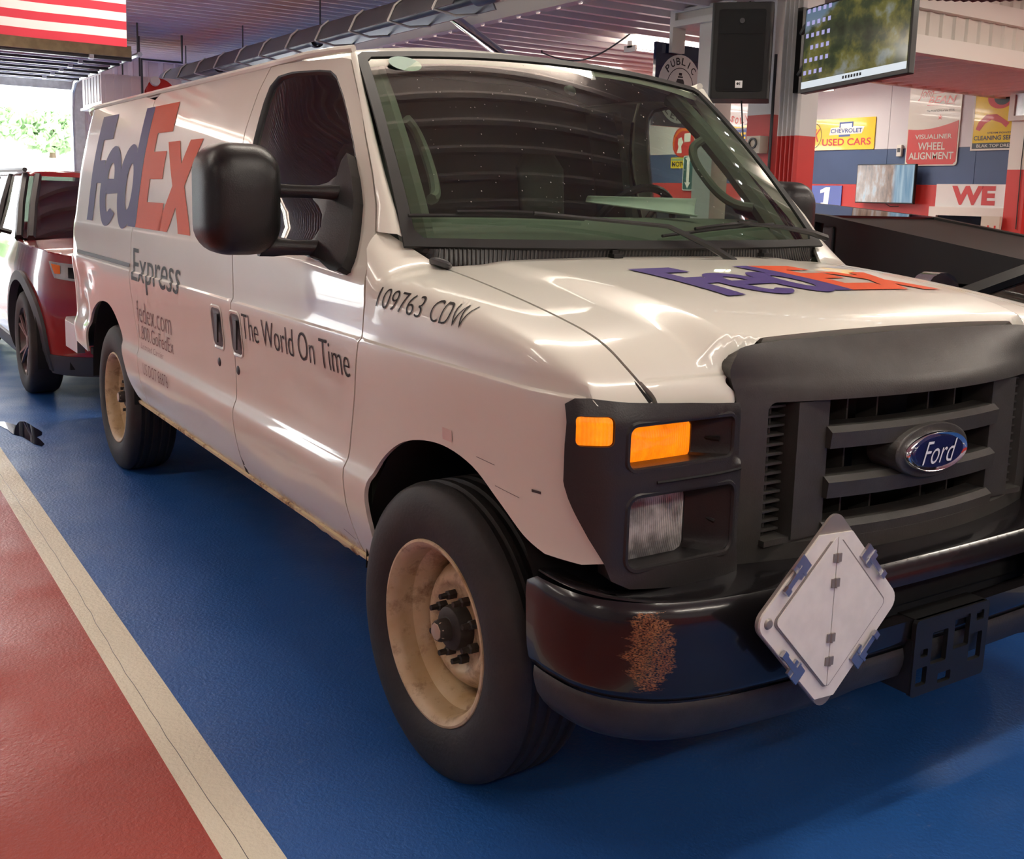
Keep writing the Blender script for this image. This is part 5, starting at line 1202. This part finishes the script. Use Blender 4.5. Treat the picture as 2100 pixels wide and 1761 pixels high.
for i in range(12):
    for j in range(N): k = i*(N+1)+j; fs.append((k, k+1, k+N+2, k+N+1))
me = bpy.data.meshes.new('sheet'); me.from_pydata(vs, [], fs); me.update(); sh_ = finish('sheet', me, 'paper', mm_, 60)
so_ = sh_.modifiers.new('thick', 'SOLIDIFY'); so_.thickness = .0012
mm_.rotation_euler = (radians(-6), 0, radians(-26))

# ---- underside, wells, axles
MB().b2((-4.60, -.86, .46), (-.52, .86, .50)).build('floor_pan', 'underbody', van, 0)
MB().b2((-.55, -.58, .40), (.70, .58, .60)).build('engine_bay', 'underbody', van, 0)
for s in (-1, 1):
    MB().b2((-4.6, s*.50, .38), (.70, s*.40, .50)).build('frame_rail', 'underbody', van, 0)
    for x0, w0 in ((0.04, .43), (-3.54, .44)):
        n = 20; rg = [[(x0+w0*1.06*cos(pi*i/n), y, .42+.50*sin(pi*i/n)) for i in range(n+1)] for y in (s*.97, s*.58)]
        MB().loft(rg, caps=False, cyc=False).build('wheel_well', 'well_black', van)
        MB().b2((x0-w0, s*.585, .38), (x0+w0, s*.575, .93)).build('well_wall', 'well_black', van, 0)
MB().tube([(0, -.72, .38), (0, .72, .38)], .045, 8).build('axle', 'underbody', van); MB().tube([(-3.505, -.70, .38), (-3.505, .70, .38)], .06, 8).lathe([(0, -.14), (.14, -.08), (.16, 0), (.14, .08), (0, .14)], 16, Matrix.Translation((-3.505, 0, .38))).build('axle', 'underbody', van)
MB().tube([(-4.4, -.35, .36), (-2.5, -.35, .38), (-.6, -.3, .42)], .035, 8).build('exhaust', 'underbody', van)
# ---- wheels: lathe about the axle; local +Z points outboard
TR = .386
tire_prof = [(.225, -.095), (.238, -.105), (.26, -.118), (.295, -.1245), (.33, -.122), (.355, -.115), (.372, -.105), (.381, -.092)]
for h in (-.062, -.022, .022, .062): tire_prof += [(TR, h-.012), (TR-.009, h-.008), (TR-.009, h+.008), (TR, h+.012)]
tire_prof += [(.381, .092), (.372, .105), (.355, .115), (.33, .122), (.295, .1245), (.262, .120), (.242, .110), (.232, .104), (.228, .092), (.228, -.09), (.225, -.095)]
tire_me = MB().lathe(tire_prof, 72).mesh('tire')
rim_prof = [(.205, -.09), (.210, -.085), (.200, -.05), (.188, -.02), (.188, .012), (.204, .040), (.211, .046), (.213, .060), (.2135, .084), (.217, .098), (.226, .109), (.234, .114), (.240, .113), (.242, .108), (.238, .100)]
rim_me = MB().lathe(rim_prof, 64).mesh('rim')
disc_prof = [(.195, -.052), (.186, -.045), (.178, -.022), (.164, .006), (.150, .024), (.138, .034), (.126, .037), (.116, .034), (.108, .026), (.098, .022), (.062, .020), (.060, .010)]
disc_me = MB().lathe(disc_prof, 64).mesh('disc')
hub_me = MB().lathe([(.060, .0), (.060, .045), (.056, .058), (.05, .062), (.032, .064), (.030, .066), (.029, .090), (.024, .098), (0, .10)], 28).mesh('hub')
nut_me = MB().lathe([(.0135, 0), (.0135, .022), (.009, .026), (.008, .046), (0, .046)], 6).mesh('nut')
hole_me = MB().lathe([(0, 0), (.011, 0)], 14).mesh('hole')
for me, m in ((tire_me, 'tire'), (rim_me, 'wheel_cream'), (disc_me, 'wheel_cream'), (hub_me, 'hub_dirty'), (nut_me, 'hub_dirty')):
    me.materials.append(M[m])
    for q in me.polygons: q.use_smooth = True
    me.set_sharp_from_angle(angle=radians(32))
mat('cap_grey', (.55, .45, .34), .4, metal=.5)
for (x, y, st) in ((0, -.872, 2), (0, .872, 2), (-3.505, -.852, 0), (-3.505, .852, 0)):
    wh = bpy.data.objects.new('wheel', None); link(wh, van); s = -1 if y < 0 else 1
    wh.matrix_local = Matrix.Translation((x, y, TR-.004)) @ Matrix.Rotation(radians(st), 4, 'Z') @ Matrix.Rotation(radians(-90 if s > 0 else 90), 4, 'X') @ Matrix.Rotation(.4, 4, 'Z')
    ti = link(bpy.data.objects.new('tire', tire_me), wh)
    link(bpy.data.objects.new('rim', rim_me), wh); link(bpy.data.objects.new('wheel_disc', disc_me), wh); link(bpy.data.objects.new('hub', hub_me), wh)
    MB().lathe([(.029, .0665), (.029, .091), (.022, .100), (0, .102)], 8).build('hub_cap', 'cap_grey', wh)
    for i in range(8):
        o = link(bpy.data.objects.new('lug_nut', nut_me), wh); o.location = (.083*cos(2*pi*i/8), .083*sin(2*pi*i/8), .022)
    MB().tube([(.172, 0, .04), (.165, 0, .07), (.160, .0, .085)], .005, 6).build('valve_stem', 'rubber', wh)
# ================================================================== OTHER VEHICLES
mat('suv_red', (.30, .010, .014), .22, coat=1); mat('car_black', (.010, .010, .012), .18, coat=1); mat('clad_grey', (.07, .075, .08), .5); mat('matte_black', (.012, .011, .010), .62)
mat('alloy', (.16, .14, .135), .3, metal=.8); mat('lamp_clear', (.5, .5, .5), .08, metal=.7, coat=1)
def road_wheel(par, x, y, r, s, rimmat):
    wh = bpy.data.objects.new('wheel', None); link(wh, par)
    wh.matrix_local = Matrix.Translation((x, y, r-.003)) @ Matrix.Rotation(radians(90 if s < 0 else -90), 4, 'X')
    k = r/.36; pr = [(.24, -.10), (.27, -.11), (.32, -.112), (.345, -.10), (.36, -.075), (.36, .075), (.345, .10), (.32, .112), (.27, .11), (.24, .10), (.235, .09), (.235, -.09), (.24, -.10)]
    MB().lathe([(a*k, h) for a, h in pr], 48).build('tire', 'tire', wh)
    MB().lathe([(.20*k, -.06), (.215*k, .05), (.24*k, .098), (.25*k, .10), (.246*k, .085)], 40).build('rim', rimmat, wh)
    MB().lathe([(0, -.02), (.2*k, -.04)], 24).build('brake', 'dark_metal', wh)
    for i in range(5):
        for d in (-.17, .17):
            a = 2*pi*i/5+d; b_ = 2*pi*i/5+d*.55
            MB().tube([(.05*k*cos(b_), .05*k*sin(b_), .06), (.14*k*cos(a*.5+b_*.5), .14*k*sin(a*.5+b_*.5), .075), (.235*k*cos(a), .235*k*sin(a), .088)], [.018, .016, .013], 6).build('spoke', rimmat, wh)
    MB().lathe([(0, .085), (.04*k, .08), (.06*k, .06), (.06*k, .0)], 18).build('hub_cap', rimmat, wh)
def car(t, L, hw, hood_f, hood_r, belt, roof_z, wx, wtop, rend, axles, wr_, paint, rimmat, clad=True, lamps=True):
    # plan path of the body side wrapping into the nose
    P = [(-L, 0), (-L+.02, -.5*hw), (-L+.10, -.85*hw), (-L+.4, -.97*hw), (-L*.5, -hw), (-1.2, -hw), (-.75, -.985*hw), (-.42, -.92*hw), (-.22, -.80*hw), (-.10, -.6*hw), (-.03, -.3*hw), (0, 0)]
    P = np.array(P); q = np.concatenate([[0], np.cumsum(np.linalg.norm(np.diff(P, axis=0), axis=1))]); fx, fy = pchip(q, P[:, 0]), pchip(q, P[:, 1]); TL = q[-1]
    xs = np.linspace(0, TL, 300); ux = lambda x: float(xs[np.argmin(abs(np.array(fx(xs))-x)+(xs < q[3])*9)])
    prof_ = pchip([.15, .25, .40, .55, .72, .86, hood_f, belt, belt+.1], [-.10, -.05, -.008, 0, .002, -.004, -.03, -.05, -.07])
    def S_(s):
        def S(u, z):
            x, y = float(fx(u)), float(fy(u)); e = .01; tx, ty = float(fx(u+e)-fx(u-e)), float(fy(u+e)-fy(u-e)); l_ = math.hypot(tx, ty) or 1; o = float(prof_(z))
            return (x+ty/l_*o, (y-tx/l_*o)*(1 if s < 0 else -1), z)
        return S
    hz = lambda x: float(np.interp(x, [wx-.05, -.5, -.12, 0], [hood_r, hood_f+.05, hood_f, hood_f-.05])) if x > wx-.05 else belt
    top = [(u, hz(float(fx(u)))) for u in np.linspace(TL, .02, 40)]
    R_ = wr_*1.22
    for s in (-1, 1):
        arches = []
        for ax in axles:
            c = ux(ax); arches.append([(c+R_*cos(a), wr_+R_*sin(a)) for a in np.linspace(-.32, pi+.32, 22)])
        arches = [[(a, max(b_, .335)) for a, b_ in ar] for ar in arches]
        out = [(.02, .34)]; 
        for ar in sorted(arches, key=lambda r: r[0][0]): 
            out += [(a, b_) for a, b_ in (ar[::-1])]
        out += [(TL, .34)]+top
        panel('body_side', out, S_(s), paint, t, us=.08, vs=.06, rows=(.72, .86, hood_f), rim=.02, flip=(s > 0), seg=.04)
        cl = [(.02, .2), (TL, .22), (TL, .345), (.02, .345)]
        lo = [p for p in cl]
        if clad:
            f_c, r_c = ux(axles[0]), ux(axles[1]); 
            for a0, a1 in ((.02, r_c-R_*.98), (r_c+R_*.98, f_c-R_*.98), (f_c+R_*.98, TL)):
                panel('lower_cladding', [(a0, .20), (a1, .20), (a1, .34), (a0, .34)], lambda u, z, s=s: tuple(np.array(S_(s)(u, z))+np.array((0, s*.012, 0))), 'clad_grey', t, us=.12, vs=.06, rim=.03, flip=(s > 0), seg=.06)
            for ax in axles:
                c = ux(ax); pts = [S_(s)(c+R_*1.0*cos(a), wr_+R_*1.0*sin(a)) for a in np.linspace(-.30, pi+.30, 24)]
                rg = []
                for a in np.linspace(-.30, pi+.30, 26):
                    o_ = np.array(S_(s)(c+R_*1.13*cos(a), wr_+R_*1.13*sin(a))); i_ = np.array(S_(s)(c+R_*.985*cos(a), wr_+R_*.985*sin(a)))
                    rg.append([tuple(o_), tuple(o_+np.array((0, s*.022, 0))), tuple(i_+np.array((0, s*.026, 0))), tuple(i_-np.array((0, s*.03, 0)))])
                MB().loft(rg, caps=False, cyc=False).build('arch_flare', 'clad_grey', t)
        if lamps:
            a0, a1 = TL*1-.98*hw, TL-.52*hw
            panel('headlamp', [(a0-.06, hood_f-.02), (a0+.02, hood_f-.13), (a1, hood_f-.17), (a1, hood_f-.05)], lambda u, z, s=s: tuple(np.array(S_(s)(u, z))+np.array((.008, s*.004, 0))), 'lamp_clear', t, us=.04, vs=.03, rim=.01, flip=(s > 0), seg=.03)
            panel('headlamp_core', [(a0+.13, hood_f-.055), (a0+.14, hood_f-.125), (a1-.02, hood_f-.15), (a1-.02, hood_f-.06)], lambda u, z, s=s: tuple(np.array(S_(s)(u, z))+np.array((.011, s*.006, 0))), 'black_gloss', t, us=.04, vs=.03, rim=.0, flip=(s > 0), seg=.03)
            panel('corner_reflector', [(a0-.03, hood_f-.035), (a0+.02, hood_f-.10), (a0+.07, hood_f-.10), (a0+.06, hood_f-.045)], lambda u, z, s=s: tuple(np.array(S_(s)(u, z))+np.array((.011, s*.006, 0))), 'sg_orange', t, us=.03, vs=.03, rim=0, flip=(s > 0), seg=.03)
            panel('fog_pocket', rrect(TL-.74*hw, .46, TL-.42*hw, .64, .02, 3), lambda u, z, s=s: tuple(np.array(S_(s)(u, z))+np.array((.006, 0, 0))), 'black_plastic', t, us=.05, vs=.04, rim=.01, flip=(s > 0), seg=.04)
            panel('fog_lamp', rrect(TL-.62*hw, .55, TL-.46*hw, .60, .015, 3), lambda u, z, s=s: tuple(np.array(S_(s)(u, z))+np.array((.012, 0, 0))), 'lamp_clear', t, us=.05, vs=.04, rim=.005, flip=(s > 0), seg=.04)
        for ax in axles: road_wheel(t, ax, s*(hw-.115), wr_, s, rimmat); MB().loft([[(ax+R_*1.02*cos(a), y, wr_+R_*1.02*sin(a)) for a in np.linspace(-.3, pi+.3, 20)] for y in (s*(hw-.03), s*(hw-.34))], caps=False, cyc=False).build('wheel_well', 'well_black', t)
    panel('grille', [(-.42*hw, .52), (.42*hw, .52), (.48*hw, hood_f-.12), (-.48*hw, hood_f-.12)], lambda y, z: (.012-.10*(y/(.6*hw))**2*.6+float(prof_(z)), y, z), 'black_plastic', t, us=.08, vs=.06, rim=.01, seg=.06)
    # bonnet
    def hd_(x, y): 
        e = float(fy(ux(x))) if x > -1.3 else -hw; w0 = abs(e)-.02; k = min(1, abs(y)/max(w0, .05)); return (x, y, hz(x)+.035*(1-k**2.2)*min(1, -x/.3))
    hp = []
    for x in np.linspace(wx, -.10, 14): hp.append((x, -(abs(float(np.interp(x, P[5:, 0], P[5:, 1])))-.035)))
    ho_ = hp+[(-.045, -.3*hw), (-.02, 0), (-.045, .3*hw)]+[(a, -b_) for a, b_ in hp[::-1]]
    panel('bonnet', ho_, hd_, paint, t, us=.08, vs=.08, rim=.01, seg=.06)
    # greenhouse: glass ring between belt and roof
    def ringp(x0, x1, w0, z, c): return [(x0, -w0+c, z), (x0+.0, -w0*.5, z), (x0+.02, 0, z), (x0, w0*.5, z), (x0, w0-c, z), (x0-c, w0, z), ((x0*2+x1)/3, w0, z), ((x0+x1*2)/3, w0, z), (x1+c, w0, z), (x1, w0-c, z), (x1, 0, z), (x1, -w0+c, z), (x1+c, -w0, z), ((x0+x1*2)/3, -w0, z), ((x0*2+x1)/3, -w0, z), (x0-c, -w0, z)]
    lo = ringp(wx+.05, -L+.22, hw-.05, belt-.005, .07); hi = ringp(wtop, rend, hw-.24, roof_z-.05, .08)
    MB().loft([lo, hi], caps=False).build('window_glass', 'suv_glass', t)
    rf = [hi, [(a[0]*.985+(wtop+rend)/2*.015, a[1]*.96, roof_z-.015) for a in hi], [(a[0]*.9+(wtop+rend)/2*.1, a[1]*.7, roof_z) for a in hi], [(a[0]*.3+(wtop+rend)/2*.7, a[1]*.1, roof_z+.008) for a in hi]]
    MB().loft(rf).build('roof', paint, t, 50)
    for i, m_, r in ((4, 'black_plastic', .03), (15, 'black_plastic', .03), (0, 'black_plastic', .03), (5, 'black_plastic', .03), (7, 'black_plastic', .03), (13, 'black_plastic', .03), (8, paint, .05), (12, paint, .05), (6, 'black_plastic', .03), (14, 'black_plastic', .03)):
        a, b_ = Vector(lo[i]), Vector(hi[i]); MB().tube([a, a*.5+b_*.5+Vector((0, .01*(1 if a.y > 0 else -1), 0)), b_], r, 6).build('pillar', m_, t)
    for s in (-1, 1):
        rp = [(hi[i][0], hi[i][1]*1.0, hi[i][2]+.05) for i in ((5, 6, 7, 8) if s > 0 else (15, 14, 13, 12))]; MB().tube(rp, .02, 6).build('roof_rail', 'dark_metal', t)
        m0 = Vector((wx-.18, s*(hw-.02), belt+.03)); MB().tube([m0, m0+Vector((.02, s*.10, .03))], .02, 6).build('mirror_stalk', 'black_plastic', t)
        hd2 = [[(m0.x+dx, m0.y+s*(.10+.22*a_), m0.z+.07+hh) for a_, hh in ell(.45, 0, .5, .075, 14)] for dx in (-.05, .03)]; hd2 += [[(m0.x+.07, m0.y+s*(.10+.22*(.45+(a_-.45)*.6)), m0.z+.07+hh*.6) for a_, hh in ell(.45, 0, .5, .075, 14)]]
        MB().loft(hd2).build('mirror', 'chrome' if paint == 'car_black' else paint, t)
    MB().b2((-L+.2, -hw+.2, .25), (-.25, hw-.2, .32)).build('floor_pan', 'underbody', t, 0)
    MB().b2((-L+.4, -hw+.15, .32), (wx-.35, hw-.15, belt-.15)).build('cabin_fill', 'cab_dark', t, 0)
    for y in (-.38, .38):
        bev(MB().prism(rrect(-.09, 0, .09, .62, .06, 3), y-.24, y+.24, lambda a, c_, h: (wx-1.05+a-c_*.25, h, belt-.2+c_)).build('seat_back', 'seat_grey', t), .03)
    MB().loft([[(wx-.02, y, belt+.0), (wx-.25, y, belt+.05), (wx-.45, y, belt-.02), (wx-.45, y, belt-.3)] for y in np.linspace(-hw+.12, hw-.12, 5)], caps=False, cyc=False).build('dashboard', 'cab_dark', t)
suv = thing('red_suv', 'dark red SUV with grey wheel arches parked behind the van', 'car', (-5.04, -.07, 0))
car(suv, 4.75, .985, 1.0, 1.08, 1.10, 1.60, -1.15, -1.95, -4.35, (-.90, -3.72), .37, 'suv_red', 'alloy')
dc = thing('black_car', 'glossy black car with chrome mirrors parked beyond the bonnet of the van', 'car', (-2.15, 2.72, 0), pi)
car(dc, 4.6, .90, .78, .98, 1.06, 1.62, -1.50, -2.55, -4.2, (-.90, -3.60), .34, 'car_black', 'alloy', clad=False)
# ---- matte black wedge-sided pickup
tk = thing('black_pickup', 'matte black flat-sided pickup truck in front of the columns', 'truck', (-4.40, 5.20, 0))
def TX(a, z, h): return (a, h, z)
wl_ = [(-3.6, .48), (-3.75, .80), (-3.45, .98), (-2.75, .98), (-2.45, .80), (-2.3, .48)]
wr2 = [(1.6, .48), (1.75, .80), (2.05, .98), (2.75, .98), (3.05, .80), (3.2, .48)]
sidep = [(4.0, .55), (3.95, .985), (.92, 1.420), (-.5, 1.52), (-1.5, 1.52), (-3.7, 1.02), (-4.1, .88), (-4.15, .52)]+wl_+wr2
rec = [(.82, 1.10), (1.06, 1.10), (1.06, 1.335), (.84, 1.365)]
for s in (-1, 1):
    MB().prism(sidep, s*.66, s*.75, TX, holes=[rec]).build('side_panel', 'matte_black', tk, 0)
    MB().b2((.80, s*.64, 1.08), (1.08, s*.70, 1.38)).build('recess', 'black_plastic', tk, 0)
    bev(MB().b2((.90, s*.69, 1.12), (1.0, s*.73, 1.33)).build('marker_lamp', 'clad_grey', tk, 0), .015)
    MB().loft([[(a, s*.77, z), (a, s*.735, z)] for a, z in wl_], caps=False, cyc=False).build('arch_trim', 'black_plastic', tk, 0); MB().loft([[(a, s*.77, z), (a, s*.735, z)] for a, z in wr2], caps=False, cyc=False).build('arch_trim', 'black_plastic', tk, 0)
    for ax in (-3.03, 2.40): road_wheel(tk, ax, s*.63, .40, s, 'black_plastic')
MB().prism([(3.98, .985), (.92, 1.40), (.92, 1.37), (3.96, .95)], -.66, .66, TX).build('bed_cover', 'matte_black', tk, 0)
MB().prism([(.92, 1.42), (-.5, 1.52), (-.5, 1.49), (.92, 1.39)], -.66, .66, TX).build('rear_glass', 'black_gloss', tk, 0); MB().prism([(-.5, 1.52), (-1.5, 1.52), (-1.5, 1.49), (-.5, 1.49)], -.66, .66, TX).build('roof', 'matte_black', tk, 0)
MB().prism([(-1.5, 1.52), (-3.7, 1.02), (-3.7, .99), (-1.5, 1.49)], -.66, .66, TX).build('windshield', 'black_gloss', tk, 0); MB().prism([(-3.7, 1.02), (-4.1, .88), (-4.1, .52), (-4.0, .52), (-3.7, .98)], -.66, .66, TX).build('nose', 'matte_black', tk, 0)
MB().prism([(4.0, .55), (3.95, .985), (3.88, .985), (3.92, .55)], -.66, .66, TX).build('tailgate', 'matte_black', tk, 0); MB().b2((-4.0, -.66, .45), (3.9, .66, .55)).build('floor_pan', 'underbody', tk, 0)
